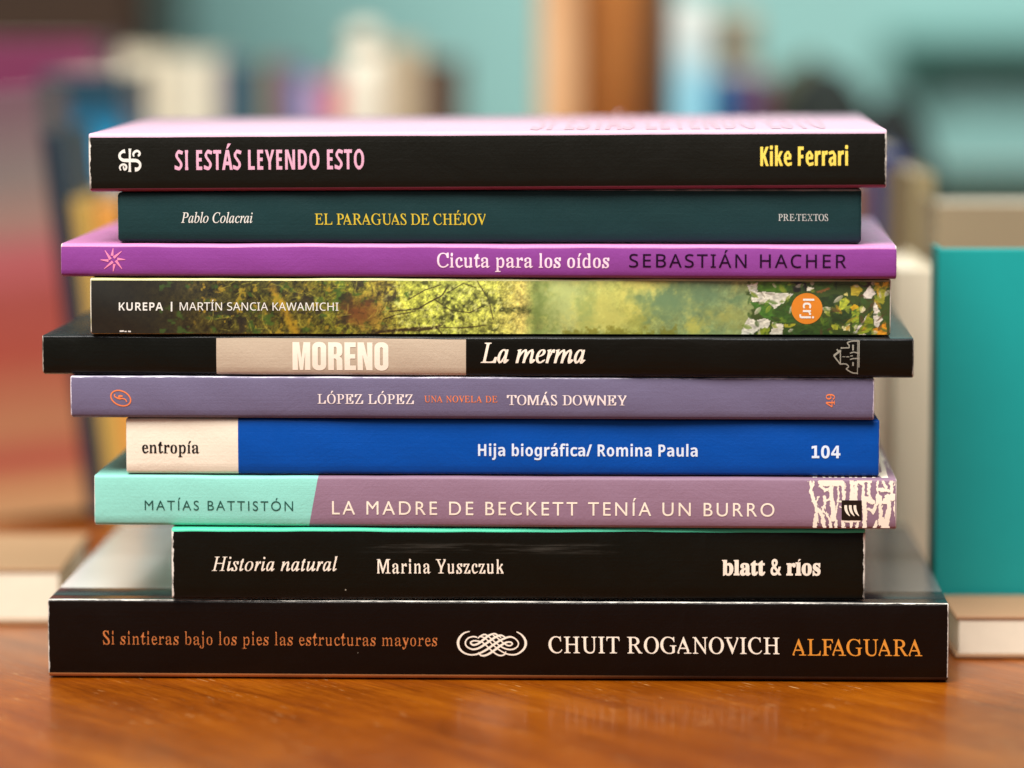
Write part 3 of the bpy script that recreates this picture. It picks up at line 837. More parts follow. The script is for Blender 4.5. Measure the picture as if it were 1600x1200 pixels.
        'E': '80,0,80,500,386,500,386,413,175,413,175,303,372,303,372,216,175,216,175,88,386,88,386,0',
        'P': '80,0,80,500,245,500,295,497,337,490,372,477,400,458,420,436,427,409,432,378,438,344,431,302,421,262,402,228,362,201,307,184,236,178,175,178,175,0;175,265,224,265,276,269,314,283,336,306,343,340,338,372,321,395,288,409,239,413,175,413',
        'A': '6,0,200,502,331,502,526,0,419,0,378,119,153,119,113,0;188,208,345,208,304,324,293,354,280,391,262,424,251,390,237,350,227,324',
    },
    'goth': {
        'M': '76,0,76,500,180,500,353,90,356,90,532,500,635,500,635,0,565,0,565,307,567,380,571,438,568,438,381,0,323,0,139,438,136,438,140,380,141,303,141,0',
        'A': '0,0,219,502,282,502,500,0,427,0,360,155,138,155,71,0;162,211,339,211,276,362,268,382,258,413,249,437,237,395,225,362',
        'R': '76,0,76,500,231,500,279,498,321,491,356,480,385,465,406,445,422,420,431,391,435,358,430,321,418,291,399,267,376,249,322,224,476,0,394,0,258,207,147,207,147,0;147,260,231,260,290,266,330,284,354,314,362,355,360,378,353,397,343,413,329,425,287,440,227,445,147,445',
        'T': '183,0,183,445,8,445,8,500,427,500,427,445,253,445,253,0',
        'Í': '31,0,31,36,97,50,97,450,31,464,31,500,234,500,234,464,168,450,168,50,234,36,234,0;108,535,145,535,236,660,148,660',
        'N': '76,0,76,500,158,500,456,86,460,86,458,120,455,169,454,218,454,500,520,500,520,0,438,0,138,415,135,415,139,354,141,279,141,0',
        'S': '194,-7,107,-1,40,17,40,77,110,57,197,48,252,53,291,69,315,95,323,128,320,151,311,169,295,186,271,201,191,231,129,257,84,288,68,306,56,328,49,352,47,380,53,417,70,448,97,473,133,492,176,503,226,507,311,499,380,479,358,425,295,444,224,452,178,447,145,432,125,409,118,379,121,356,130,337,146,321,169,307,241,278,324,243,354,223,376,199,389,170,394,134,390,102,380,75,363,51,340,30,310,14,276,2,237,-5',
        'C': '305,-7,227,1,162,25,112,63,76,114,55,177,48,251,56,322,79,384,117,436,170,474,237,499,317,507,400,500,471,478,443,424,385,443,316,452,273,448,235,438,202,421,174,398,151,368,135,334,126,294,122,250,125,206,134,167,149,132,171,103,198,79,231,62,270,52,315,48,385,54,449,68,449,13,385,-2',
        'I': '31,0,31,36,97,50,97,450,31,464,31,500,234,500,234,464,168,450,168,50,234,36,234,0',
        'K': '76,0,76,500,147,500,147,254,195,301,243,349,395,500,477,500,255,282,485,0,402,0,204,239,147,194,147,0',
        'W': '158,0,9,500,83,500,170,195,186,132,197,76,209,135,227,198,325,500,398,500,501,196,520,132,532,76,543,132,559,195,645,500,719,500,570,0,499,0,390,328,377,368,367,404,362,426,353,388,335,326,229,0',
        'H': '76,0,76,500,147,500,147,289,434,289,434,500,504,500,504,0,434,0,434,233,147,233,147,0',
    },
    'moreno': {
        'M': '15,0,100,0,95,310,130,0,180,0,215,310,210,0,295,0,295,500,188,500,155,210,122,500,15,500',
        'O': '235,410,228,446,207,477,176,498,140,505,110,505,74,498,43,477,22,446,15,410,15,90,22,54,43,23,74,2,110,-5,140,-5,176,2,207,23,228,54,235,90;148,108,146,99,141,92,134,87,125,85,125,85,116,87,109,92,104,99,103,108,103,392,104,401,109,408,116,413,125,415,125,415,134,413,141,408,146,401,148,392',
        'R': '15,0,105,0,105,210,125,210,145,185,148,0,240,0,238,180,225,220,195,245,225,270,238,310,238,400,225,460,190,492,135,500,15,500;105,285,105,420,135,420,148,400,148,305,135,285',
        'E': '15,0,195,0,195,85,105,85,105,210,185,210,185,290,105,290,105,415,192,415,192,500,15,500',
        'N': '15,0,100,0,95,275,155,0,250,0,250,500,165,500,170,235,112,500,15,500',
    },
    'merma': {
        'L': '-30,-4,-24,18,-19,18,18,22,30,31,40,48,49,79,134,415,140,436,143,451,144,464,139,473,88,483,93,504,291,504,283,483,246,479,233,470,223,452,214,422,132,98,124,68,121,55,122,42,125,35,168,29,217,29,265,32,302,39,326,52,342,73,357,103,378,146,453,146,405,-4',
        'a': '51,-13,20,-7,20,9,-3,35,-16,69,-10,129,7,190,36,248,78,298,106,318,133,333,160,341,187,344,214,342,241,334,257,320,229,305,235,336,314,336,251,96,241,48,242,43,223,42,232,53,261,92,328,78,286,37,250,10,232,-7,200,-13,171,-10,165,-3,165,9,161,25,163,62,184,126,183,65,135,22,88,-4;84,40,85,43,96,54,128,96,169,153,203,217,213,277,204,295,186,308,185,315,193,317,169,309,141,283,113,242,87,187,69,130,63,79,64,61,69,49,74,42',
        'm': '419,-12,389,-9,385,0,385,14,377,33,381,85,422,236,429,274,426,287,419,291,416,287,401,274,357,223,305,146,267,76,244,-4,166,-4,229,219,240,276,237,288,240,291,220,279,181,244,132,190,97,137,75,74,52,-4,-27,-4,38,229,47,262,51,283,50,293,48,299,33,306,37,326,94,337,110,342,140,344,160,341,155,332,134,325,142,318,101,191,120,259,177,305,231,334,269,344,299,341,301,332,302,317,313,298,316,259,298,198,313,263,367,307,420,334,458,344,489,341,489,332,490,317,500,296,508,271,501,238,457,69,455,61,454,54,456,44,457,42,447,45,455,54,462,71,479,100,551,82,519,40,484,11,452,-6',
        'e': '90,-11,58,-4,16,20,-5,57,-13,106,-10,142,-1,179,14,216,34,251,60,282,91,308,142,335,200,344,232,341,257,329,271,311,275,286,272,263,262,241,245,220,220,200,153,169,71,150,67,126,66,106,70,72,81,50,96,36,122,32,137,35,158,46,175,64,254,93,264,77,221,36,174,10,130,-6;77,174,119,190,163,217,177,234,188,252,195,271,197,292,191,311,181,317,173,312,153,298,132,276,111,245,91,209',
        'r': '-27,-4,34,226,45,279,45,291,43,296,27,302,30,323,60,331,91,338,135,344,156,341,140,330,100,193,101,260,142,306,179,335,198,344,243,342,248,333,251,320,244,304,244,285,246,269,236,258,191,255,169,263,164,274,167,283,161,233,117,168,78,90,52,-4',
    },
    'capsb': {
        'L': '0,0,0,19,48,24,72,35,80,55,81,88,81,416,80,447,73,466,48,477,1,482,1,500,257,500,257,482,195,476,175,469,170,457,166,416,166,91,169,52,171,41,186,34,240,30,288,34,327,44,354,61,370,87,384,123,400,170,482,170,454,0',
        'Ó': '235,-12,185,-7,137,8,92,32,57,63,31,102,13,147,3,197,0,250,3,303,12,353,29,397,54,436,90,468,138,492,188,507,240,512,290,507,338,492,383,469,417,438,443,399,461,355,471,305,474,250,471,197,462,147,445,102,420,63,384,32,336,8,286,-7;239,13,277,20,309,40,337,72,362,118,379,178,386,250,383,305,373,352,357,393,337,427,315,453,291,472,265,483,234,487,196,480,165,460,137,428,112,382,95,322,88,250,91,196,102,148,117,107,138,74,160,47,184,28,210,17;204,547,254,547,354,672,252,672',
        'P': '0,0,0,19,49,24,73,35,80,55,81,88,81,416,79,446,71,465,49,476,1,482,1,500,218,500,298,496,341,483,373,463,395,437,407,403,411,364,409,335,402,308,390,284,372,264,354,247,328,235,291,228,249,226,166,226,166,88,168,55,175,35,199,24,249,19,249,0;166,252,204,252,261,258,299,277,317,311,324,361,318,411,302,446,271,467,220,473,186,471,169,465,165,454,166,437',
        'E': '0,0,0,18,46,22,74,32,82,53,84,86,84,405,82,444,73,467,49,478,2,482,2,500,455,500,455,351,372,351,367,383,362,409,356,430,344,446,306,466,239,473,190,470,172,466,170,458,169,426,169,270,197,270,230,276,243,295,258,329,268,379,350,379,350,130,267,130,263,169,258,199,246,220,238,234,221,242,188,244,169,244,169,74,169,51,175,38,199,32,237,30,287,33,328,42,356,58,374,82,388,115,404,157,486,157,456,0',
        'Z': '4,0,28,12,309,472,217,472,173,469,139,461,117,447,105,424,95,391,82,347,0,347,14,500,428,500,404,487,126,32,244,32,281,34,314,41,341,52,357,67,369,87,378,113,387,144,396,180,478,180,460,0',
        'T': '120,0,120,19,169,23,196,34,205,55,206,88,206,476,182,476,136,467,113,443,91,403,82,349,0,349,0,500,500,500,500,348,418,348,409,404,386,444,363,468,314,476,291,476,291,88,292,54,300,33,328,23,378,19,378,0',
        'O': '235,-12,185,-7,137,8,92,32,57,63,31,102,13,147,3,197,0,250,3,303,12,353,29,397,54,436,90,468,138,492,188,507,240,512,290,507,338,492,383,469,417,438,443,399,461,355,471,305,474,250,471,197,462,147,445,102,420,63,384,32,336,8,286,-7;239,13,277,20,309,40,337,72,362,118,379,178,386,250,383,305,373,352,357,393,337,427,315,453,291,472,265,483,234,487,196,480,165,460,137,428,112,382,95,322,88,250,91,196,102,148,117,107,138,74,160,47,184,28,210,17',
        'M': '6,0,6,19,5,24,10,35,19,55,20,87,20,420,29,456,61,467,39,475,0,482,0,500,150,500,285,156,430,500,620,500,620,482,594,476,562,465,560,445,563,415,563,94,566,47,569,34,582,25,640,19,640,0,398,0,398,19,457,27,471,35,475,48,478,91,478,438,306,0,249,0,105,427,105,88,106,53,115,32,119,22,122,19,122,0',
        'Á': '16,0,16,20,0,23,2,33,13,52,23,82,195,512,253,511,429,95,426,38,439,24,482,20,482,0,247,0,247,20,277,22,314,27,328,37,328,50,315,89,292,145,134,145,107,77,103,65,99,53,102,39,102,28,108,22,131,20,106,20,106,0;146,176,279,176,216,350;208,547,257,547,357,672,256,672',
        'S': '197,-19,145,-14,86,2,76,5,71,5,61,2,54,-18,27,-18,1,165,31,167,60,100,95,56,115,40,136,29,159,23,182,21,205,24,223,32,236,46,244,63,246,85,242,110,224,145,192,181,158,210,117,242,72,280,41,314,20,345,6,378,0,416,5,450,21,479,46,502,80,515,121,520,156,518,190,510,215,503,225,501,234,503,242,518,269,518,290,353,262,353,238,412,210,449,177,471,138,479,110,474,92,460,84,438,88,407,97,387,113,366,161,320,204,285,249,248,274,224,295,198,311,169,323,138,329,96,323,58,306,26,278,1,241,-14',
        'D': '6,0,6,19,51,23,74,32,80,51,82,82,82,411,80,447,71,468,46,478,0,482,0,500,227,500,290,496,342,484,385,463,421,435,446,399,463,356,473,307,477,250,471,174,453,111,422,63,373,28,315,7,235,0;228,27,264,30,297,40,325,58,348,82,365,114,379,152,387,198,390,251,384,320,368,376,344,420,314,451,276,469,229,476,189,473,171,465,167,449,167,423,167,79,167,53,172,37,189,29',
        'W': '191,-12,40,431,52,469,39,478,0,482,0,500,214,500,214,482,157,474,150,465,152,451,162,409,244,168,322,387,348,438,340,459,329,472,268,482,268,500,499,500,499,482,472,480,440,474,431,465,430,452,437,424,511,182,584,406,595,446,599,462,594,473,593,482,593,500,678,500,678,482,694,475,690,462,674,417,532,-12,468,-12,345,339,250,-12',
        'N': '383,-12,94,384,94,86,95,54,103,34,107,24,106,19,106,0,0,0,0,19,4,25,4,33,6,45,9,86,9,426,17,476,1,482,1,500,97,500,355,185,355,414,352,455,350,466,349,474,344,482,344,500,449,500,449,482,452,477,448,466,441,446,440,414,440,-12',
        'Y': '126,0,126,19,175,24,199,35,206,55,208,88,211,196,86,425,70,455,53,471,22,478,0,481,0,500,242,500,242,481,229,481,176,475,160,467,160,457,174,430,267,248,357,402,370,427,378,448,378,462,377,473,368,479,342,481,368,481,368,500,468,500,468,481,482,476,478,466,459,430,333,223,292,88,294,55,301,35,325,24,375,19,375,0',
        '4': '142,0,142,39,163,39,191,41,221,48,232,64,235,92,235,137,19,137,0,182,209,527,321,527,321,186,408,186,408,137,320,137,319,92,322,64,334,48,363,41,391,39,401,39,401,0;88,186,235,186,235,315,234,385,238,456,237,433,219,402,201,371,188,350',
        '9': '141,-7,101,-4,78,5,62,19,35,36,14,56,4,76,0,91,4,103,16,112,92,118,96,87,98,62,117,45,147,39,191,52,223,93,245,159,256,253,212,233,199,217,179,206,144,203,112,205,88,213,76,225,59,242,38,264,21,290,13,320,10,355,14,405,28,449,55,485,87,511,124,528,168,534,212,527,257,508,295,475,323,428,339,365,344,286,341,227,333,172,320,122,299,79,265,43,228,15,187,-2;175,256,212,259,233,270,247,285,256,305,249,387,232,442,220,461,207,474,193,482,169,485,137,477,115,453,101,414,96,360,99,314,112,282,135,262',
    },
    'entropia': {
        'e': '169,-13,130,-7,101,10,78,37,53,74,36,120,29,173,30,222,39,265,58,301,92,328,133,346,173,352,205,349,228,341,255,328,285,309,299,285,307,258,310,226,312,190,312,180,119,180,125,123,141,82,169,57,219,48,229,51,244,60,249,75,261,97,343,80,292,39,242,10,210,-7;122,213,219,213,216,236,210,276,200,303,187,319,180,324,164,318,147,299,133,268,126,223',
        'n': '32,-2,32,19,49,23,61,29,65,42,65,61,65,278,60,310,48,318,43,321,43,343,152,343,151,296,180,320,210,337,234,348,267,352,307,344,329,322,348,284,355,232,355,61,356,42,359,30,369,23,386,19,386,-2,235,-2,235,20,227,20,254,22,261,30,265,43,266,61,266,238,259,282,249,292,229,296,182,286,154,257,154,61,161,30,168,23,185,19,185,-2',
        't': '136,-12,95,-7,94,10,73,38,61,78,61,304,20,304,20,330,80,407,112,467,189,467,189,343,230,343,230,304,150,304,150,90,155,57,163,49,172,46,170,55,189,84,277,73,233,35,182,9,173,-7',
        'r': '19,-2,19,19,50,23,62,29,66,41,66,61,66,276,63,299,59,312,47,318,44,321,45,343,153,343,152,278,169,309,205,332,223,347,256,352,293,348,298,335,302,316,307,292,320,272,315,256,306,246,272,242,240,244,232,252,219,273,219,281,217,283,217,279,183,264,157,241,155,211,155,61,156,41,162,29,181,23,218,19,218,-2',
        'o': '185,-13,142,-7,97,11,60,39,40,76,31,120,29,169,31,219,40,263,59,300,97,328,142,346,184,352,227,346,272,328,309,301,329,264,338,220,341,169,338,118,329,74,309,38,272,10,227,-7;183,15,203,22,223,44,239,89,245,169,238,249,221,296,201,319,182,326,167,319,148,296,131,249,124,170,130,90,147,44,167,22',
        'p': '17,-155,17,-134,58,-127,65,-110,65,-70,65,267,62,295,58,310,47,317,43,322,43,343,151,343,150,290,165,317,201,337,218,348,253,352,292,347,318,329,340,302,362,266,373,223,376,176,373,124,362,79,341,40,317,11,289,-7,249,-13,220,-10,199,-1,171,14,153,33,154,-63,158,-108,161,-120,170,-127,219,-133,219,-155;218,33,248,41,267,66,280,109,285,170,281,229,270,271,262,285,252,295,238,301,218,303,220,300,210,292,181,278,154,258,154,76,162,57,172,44,214,36',
        'í': '32,-2,32,19,49,23,62,29,66,41,66,61,66,276,60,311,49,318,44,321,45,343,155,343,155,61,161,30,168,23,185,19,185,-2;76,378,125,378,225,503,124,503',
        'a': '279,-13,246,-10,239,0,236,16,239,35,183,16,165,1,139,-9,105,-12,69,-6,66,11,43,37,32,69,32,93,37,115,48,134,65,151,126,182,224,210,224,265,218,291,208,309,190,319,162,322,144,321,138,317,133,310,127,301,130,283,135,254,134,235,127,220,117,211,85,207,51,211,43,222,37,238,36,260,33,285,42,307,76,326,109,340,138,349,178,352,238,344,287,322,301,306,310,285,314,260,314,231,314,69,314,45,326,40,392,48,372,30,337,11,327,-3,306,-10;160,39,198,47,225,70,225,183,187,170,155,151,136,125,125,92,123,68,128,52,140,42',
    },
    'frank': {
        'H': '60,0,60,500,165,500,165,304,355,304,355,500,460,500,460,0,355,0,355,216,165,216,165,0',
        'i': '104,430,68,433,54,441,47,457,48,481,47,506,54,521,69,529,104,532,139,529,154,521,160,506,160,481,160,457,154,441,139,433;51,0,51,382,156,382,156,0',
        'j': '104,430,68,433,54,441,47,457,48,481,47,506,54,521,69,529,104,532,139,529,154,521,160,506,160,481,160,457,154,441,139,433;23,-168,-13,-166,-29,-160,-29,-78,-20,-82,4,-84,26,-81,39,-72,48,-55,51,-26,51,382,156,382,156,-41,147,-75,132,-105,114,-131,89,-151,67,-164',
        'a': '143,-7,100,0,64,23,49,40,39,60,32,85,28,114,32,143,47,167,58,188,70,204,122,227,194,236,257,238,257,255,253,281,243,299,227,310,201,313,158,305,57,285,24,356,133,381,167,388,205,390,240,388,268,382,294,371,320,357,337,338,349,315,358,287,371,255,371,0,273,0,253,52,264,52,237,25,207,7,187,-4;181,69,218,74,238,89,253,113,257,146,257,177,219,176,175,171,150,158,137,138,133,113,136,93,145,79,159,72',
        'b': '257,-7,214,-3,203,8,165,42,160,42,143,0,51,0,51,532,156,532,156,408,156,366,154,333,161,333,180,355,195,373,217,385,259,389,293,386,317,377,332,361,356,339,375,311,388,277,398,238,400,192,397,146,387,106,374,72,355,43,331,21,315,6,290,-4;232,78,260,85,280,107,291,144,295,193,291,242,279,278,259,299,227,306,187,300,170,281,160,249,156,204,156,193,159,144,168,107,173,94,185,85,206,80',
        'o': '209,-7,162,-1,118,16,88,45,60,84,36,133,30,192,33,237,44,276,59,310,79,338,109,361,138,377,170,386,211,389,259,384,303,366,332,338,360,299,385,251,391,192,388,147,377,107,361,73,341,45,311,22,282,6,251,-4;211,77,247,84,268,106,282,142,286,192,281,242,268,277,246,298,210,305,173,298,152,277,139,242,135,192,139,142,152,106,174,84',
        'g': '192,-168,121,-163,16,-146,16,-62,132,-84,198,-92,234,-86,255,-70,269,-43,274,-5,274,3,274,27,275,50,267,50,247,24,230,6,205,-4,170,-7,136,-4,111,6,96,22,72,45,53,74,41,108,32,146,30,190,32,235,42,274,54,308,73,337,97,360,114,376,138,386,173,389,209,386,234,375,252,358,273,333,274,333,282,382,383,382,383,-1,376,-39,363,-73,348,-102,330,-125,303,-144,271,-157,235,-165;206,75,244,81,262,98,274,129,278,177,278,190,274,243,262,278,244,298,205,305,171,297,150,276,139,240,135,189,139,139,151,103,172,82',
        'r': '44,0,44,382,143,382,158,318,158,318,173,345,189,368,216,384,260,389,278,389,303,387,296,289,273,291,257,292,229,290,201,283,179,270,166,252,158,227,156,195,156,0',
        'á': '143,-7,100,0,64,23,49,40,39,60,32,85,28,114,32,143,47,167,58,188,70,204,122,227,194,236,257,238,257,255,253,281,243,299,227,310,201,313,158,305,57,285,24,356,133,381,167,388,205,390,240,388,268,382,294,371,320,357,337,338,349,315,358,287,371,255,371,0,273,0,253,52,264,52,237,25,207,7,187,-4;181,69,218,74,238,89,253,113,257,146,257,177,219,176,175,171,150,158,137,138,133,113,136,93,145,79,159,72;157,425,217,425,326,550,212,550',
        'f': '67,0,67,304,14,304,14,354,67,382,68,410,72,454,87,486,108,509,133,525,161,533,200,536,254,531,319,520,294,443,236,450,211,453,191,450,181,440,174,425,172,406,172,382,258,382,258,304,172,304,172,0',
        'c': '204,-7,165,-4,134,5,104,20,76,40,60,67,46,101,33,142,30,189,37,253,54,303,81,342,118,368,163,384,213,389,276,382,365,363,336,283,243,299,213,305,176,298,154,276,139,240,135,190,139,140,154,105,175,85,213,78,243,80,252,86,359,111,359,22,262,0',
        '/': '-16,0,164,500,269,500,89,0',
        'R': '60,0,60,500,202,500,249,498,289,491,322,479,349,463,369,442,381,416,391,386,396,350,393,318,377,290,363,267,350,247,306,218,449,0,334,0,219,192,165,192,165,0;165,278,197,278,244,282,271,296,287,317,292,347,287,378,271,398,242,409,195,413,165,413',
        'm': '46,0,46,382,143,382,157,333,153,333,175,359,198,376,223,386,257,389,297,386,318,376,346,358,367,333,382,333,405,359,428,376,454,386,488,389,518,387,543,381,560,371,578,356,597,337,606,313,612,284,618,249,618,0,513,0,513,223,510,260,501,285,487,301,459,306,415,299,396,277,389,241,387,192,387,0,282,0,282,223,283,260,276,285,264,301,228,306,206,304,184,298,172,288,168,273,159,234,156,180,156,0',
        'n': '46,0,46,382,143,382,157,333,150,333,175,359,200,376,227,386,264,389,292,387,317,381,334,371,354,356,375,337,384,313,391,284,397,249,397,0,292,0,292,223,290,260,280,285,265,301,234,306,211,304,187,298,174,288,168,273,159,234,156,180,156,0',
        'P': '60,0,60,500,216,500,260,497,297,490,328,477,353,458,365,436,377,409,392,378,396,344,390,302,377,262,355,228,320,201,271,184,208,178,165,178,165,0;165,265,198,265,241,269,268,283,286,306,292,340,288,372,273,395,250,409,211,413,165,413',
        'u': '183,-7,154,-5,129,1,112,12,92,26,71,45,63,70,55,99,49,133,49,382,154,382,154,159,157,123,166,97,181,82,212,76,236,78,259,84,272,95,278,109,287,149,290,202,290,382,401,382,401,0,303,0,289,49,297,49,272,24,247,6,219,-4',
        'l': '51,0,51,532,156,532,156,0',
    },
    'digits': {
        '1': '68,79,173,79,173,411,60,385,60,493,192,522,285,522,285,79,389,79,389,-22,68,-22',
        '0': '206,532,249,527,287,513,320,488,346,456,366,415,380,367,388,312,391,249,388,187,380,132,366,85,346,44,320,11,287,-13,249,-28,206,-32,163,-28,125,-13,93,11,66,44,46,85,33,132,25,187,22,249,25,312,33,367,46,415,66,455,93,488,125,513,163,527;206,433,191,431,178,424,167,413,157,396,141,337,135,249,141,163,157,104,167,86,178,75,191,69,206,67,222,69,235,75,246,86,256,104,272,163,278,249,272,337,256,396,246,413,235,424,222,431',
        '4': '241,420,119,192,224,197;223,522,336,522,336,197,403,197,403,97,336,97,336,-22,224,-22,224,97,12,97,12,190',
    },
    'gill': {
        'M': '518,498,454,498,287,292,120,498,56,498,56,2,123,2,123,391,128,391,282,198,292,198,446,391,450,391,450,2,518,2',
        'A': '264,501,216,501,3,2,72,2,135,149,350,149,417,2,486,2;239,395,323,210,161,210',
        'T': '428,498,14,498,14,437,187,437,187,2,255,2,255,437,428,437',
        'Í': '126,498,58,498,58,2,126,2;67,533,104,533,195,658,107,658',
        'S': '291,470,265,485,237,496,209,502,181,505,138,500,102,488,72,469,50,443,36,411,31,373,47,315,87,271,139,236,191,203,231,167,248,121,243,99,227,77,201,62,164,56,128,61,93,75,60,98,33,128,34,41,65,21,98,7,134,-2,172,-5,210,0,243,13,271,33,292,60,306,92,310,129,294,195,255,243,203,278,151,308,110,340,94,383,100,408,117,427,143,440,175,444,202,442,231,433,262,417,291,393',
        'B': '57,2,226,2,282,8,326,23,358,45,380,72,392,103,396,133,392,165,382,193,365,217,341,237,312,252,276,262,276,267,311,285,334,309,348,337,352,372,348,403,336,433,316,458,287,479,249,493,200,498,57,498;125,437,193,437,235,432,263,416,278,393,282,366,275,330,255,304,222,289,175,284,125,284;125,223,213,223,263,218,298,201,319,176,326,144,324,124,317,106,304,89,283,75,255,66,217,63,125,63',
        'I': '126,498,58,498,58,2,126,2',
        'Ó': '35,250,43,184,68,124,107,72,159,32,224,5,300,-5,378,5,444,32,497,73,536,125,560,185,568,250,560,317,536,377,496,429,443,469,378,495,301,505,226,495,161,469,108,429,68,377,44,317;105,250,112,303,131,349,161,388,200,417,248,436,301,443,355,436,403,417,442,388,472,349,492,303,498,250,492,197,472,151,442,112,403,83,355,64,301,57,248,64,200,83,161,112,131,151,112,197;277,540,314,540,405,665,317,665',
        'N': '516,498,452,498,451,111,111,498,56,498,56,2,120,2,121,387,457,2,516,2',
    },
    'gillb': {
        'L': '126,500,54,500,54,0,352,0,352,65,126,65',
        'A': '265,503,215,503,0,0,73,0,136,147,349,147,416,0,489,0;239,393,320,212,164,212',
        'M': '520,500,453,500,287,295,121,500,54,500,54,0,125,0,125,389,127,389,281,196,293,196,446,389,448,389,448,0,520,0',
        'D': '56,0,251,0,328,10,393,36,445,77,484,128,508,187,516,250,509,310,488,367,452,419,401,461,334,490,250,500,56,500;128,435,238,435,302,429,353,410,393,380,420,343,437,299,442,250,439,215,426,175,403,134,366,99,313,74,242,65,128,65',
        'R': '56,500,56,0,128,0,128,217,158,217,185,214,214,198,248,164,291,103,357,0,443,0,375,99,348,143,322,180,294,212,263,238,299,257,325,285,341,319,347,360,342,400,327,435,303,462,270,483,230,496,183,500;128,438,174,438,219,433,249,418,267,394,273,363,271,342,265,323,253,307,234,293,209,285,174,282,128,282',
        'E': '339,500,55,500,55,0,345,0,345,65,127,65,127,220,331,220,331,284,127,284,127,435,339,435',
        'B': '55,0,227,0,283,6,327,21,359,44,381,71,394,102,398,133,394,166,384,194,366,219,342,239,313,254,278,264,278,265,312,284,336,307,350,337,354,372,350,404,338,434,318,460,288,481,249,495,200,500,55,500;127,435,193,435,234,430,261,415,276,392,280,366,274,331,254,306,221,291,174,286,127,286;127,221,213,221,262,216,297,200,317,175,324,144,322,125,315,107,302,90,282,77,254,68,217,65,127,65',
        'C': '481,466,433,484,389,497,348,504,309,507,234,498,168,472,113,432,71,379,44,315,35,243,42,188,63,131,100,79,152,35,220,5,305,-7,359,-3,407,6,448,20,486,37,486,116,443,92,399,74,355,63,312,59,255,66,206,84,165,112,135,150,116,196,109,249,116,302,136,348,166,386,206,415,254,434,309,441,351,438,393,428,436,412,481,389',
        'K': '209,263,427,500,337,500,127,271,127,500,55,500,55,0,127,0,127,247,381,0,480,0',
        'T': '430,500,12,500,12,435,185,435,185,0,257,0,257,435,430,435',
        'N': '518,500,450,500,450,113,111,500,54,500,54,0,122,0,122,385,456,0,518,0',
        'Í': '128,500,56,500,56,0,128,0;67,535,104,535,195,660,107,660',
        'U': '475,500,403,500,403,209,402,176,397,146,387,121,372,100,352,84,325,71,293,62,254,59,223,62,195,70,169,83,147,102,132,120,123,141,118,168,117,205,117,500,45,500,45,189,53,127,75,78,109,40,152,14,201,-2,253,-7,321,0,377,19,420,49,451,89,469,139,475,196',
        'O': '33,250,41,184,66,123,105,71,158,30,223,3,300,-7,379,3,445,30,499,71,538,124,562,184,570,250,562,317,537,378,498,431,444,471,379,497,301,507,225,497,160,471,106,430,67,378,42,317;107,250,114,302,133,348,162,387,201,416,248,434,301,441,355,434,402,416,441,387,471,348,490,302,496,250,490,198,471,152,441,114,402,85,355,66,301,59,248,66,201,85,162,114,133,152,114,198',
    },
    'hist': {
        'H': '-31,0,-28,14,-25,14,12,20,27,38,40,78,117,414,123,451,125,466,120,477,74,486,77,500,247,500,244,486,241,486,208,482,194,473,184,453,175,419,150,307,147,291,151,281,170,279,327,279,343,282,350,295,377,414,383,451,385,466,380,477,334,486,338,500,507,500,504,486,499,486,466,482,454,472,444,453,436,422,360,86,355,64,351,48,351,33,357,23,402,14,399,0,230,0,233,14,235,14,277,20,286,27,289,38,300,78,335,228,336,234,337,239,332,249,314,251,157,251,140,249,134,236,99,86,95,64,91,48,90,33,96,23,142,14,139,0',
        'i': '112,423,89,426,82,434,81,446,81,460,80,474,81,486,89,495,112,498,135,495,143,487,144,474,143,460,144,446,140,434,135,426;30,-9,7,-6,6,1,7,14,2,31,-1,57,7,92,46,259,51,273,53,284,52,296,47,304,37,309,39,322,59,328,88,334,126,340,138,338,133,332,116,326,121,319,62,85,57,56,60,40,55,35,65,49,95,90,148,79,118,41,86,13,57,-3',
        's': '71,-9,47,-7,31,-1,9,6,19,4,14,-4,-42,-4,-29,114,27,113,30,69,35,37,48,17,64,11,79,15,93,28,104,48,109,74,107,100,96,129,81,158,63,188,43,222,32,256,34,289,49,316,78,334,112,340,150,333,169,325,164,328,168,338,223,338,211,230,156,230,152,270,147,299,135,316,119,322,111,318,101,309,94,296,90,280,93,255,105,224,120,195,137,166,157,131,168,95,167,68,159,43,144,22,121,5,96,-5',
        't': '30,-9,7,-6,6,1,7,12,4,28,0,47,2,66,56,304,27,304,30,319,48,330,67,351,83,382,103,422,158,422,135,327,150,327,145,304,114,304,64,84,58,48,60,37,54,33,65,46,90,85,143,73,115,37,84,12,57,-4',
        'o': '96,-9,53,-1,18,23,-1,61,-6,110,0,151,12,192,29,231,52,266,80,297,116,320,154,335,184,340,231,332,266,308,285,271,289,222,284,185,274,148,260,112,241,79,218,49,190,25,145,0;103,12,124,18,147,34,169,60,190,92,208,128,221,167,228,206,229,244,224,278,213,302,198,317,182,322,156,313,126,288,98,248,73,197,57,142,54,90,59,56,70,32,85,17',
        'r': '-17,0,37,225,46,279,47,292,42,300,31,306,33,319,54,327,82,334,121,340,133,338,119,331,87,193,95,257,131,303,164,331,178,340,215,338,217,331,218,319,212,304,213,286,215,272,209,262,171,259,156,267,153,276,153,288,139,235,99,169,64,91,42,0',
        'a': '53,-9,21,-4,15,11,4,36,-8,69,-3,128,12,189,37,245,74,295,98,315,121,329,145,337,168,340,189,338,211,331,224,318,207,301,215,332,274,332,218,97,209,48,211,40,201,38,211,50,235,86,287,77,252,40,220,13,204,-3,187,-9,155,-7,153,0,154,10,150,25,152,61,168,126,159,67,117,25,75,0;71,35,78,39,89,51,120,94,157,152,187,216,196,277,189,296,172,310,168,319,172,322,148,313,122,286,96,244,72,189,56,131,50,79,51,60,55,46,62,38',
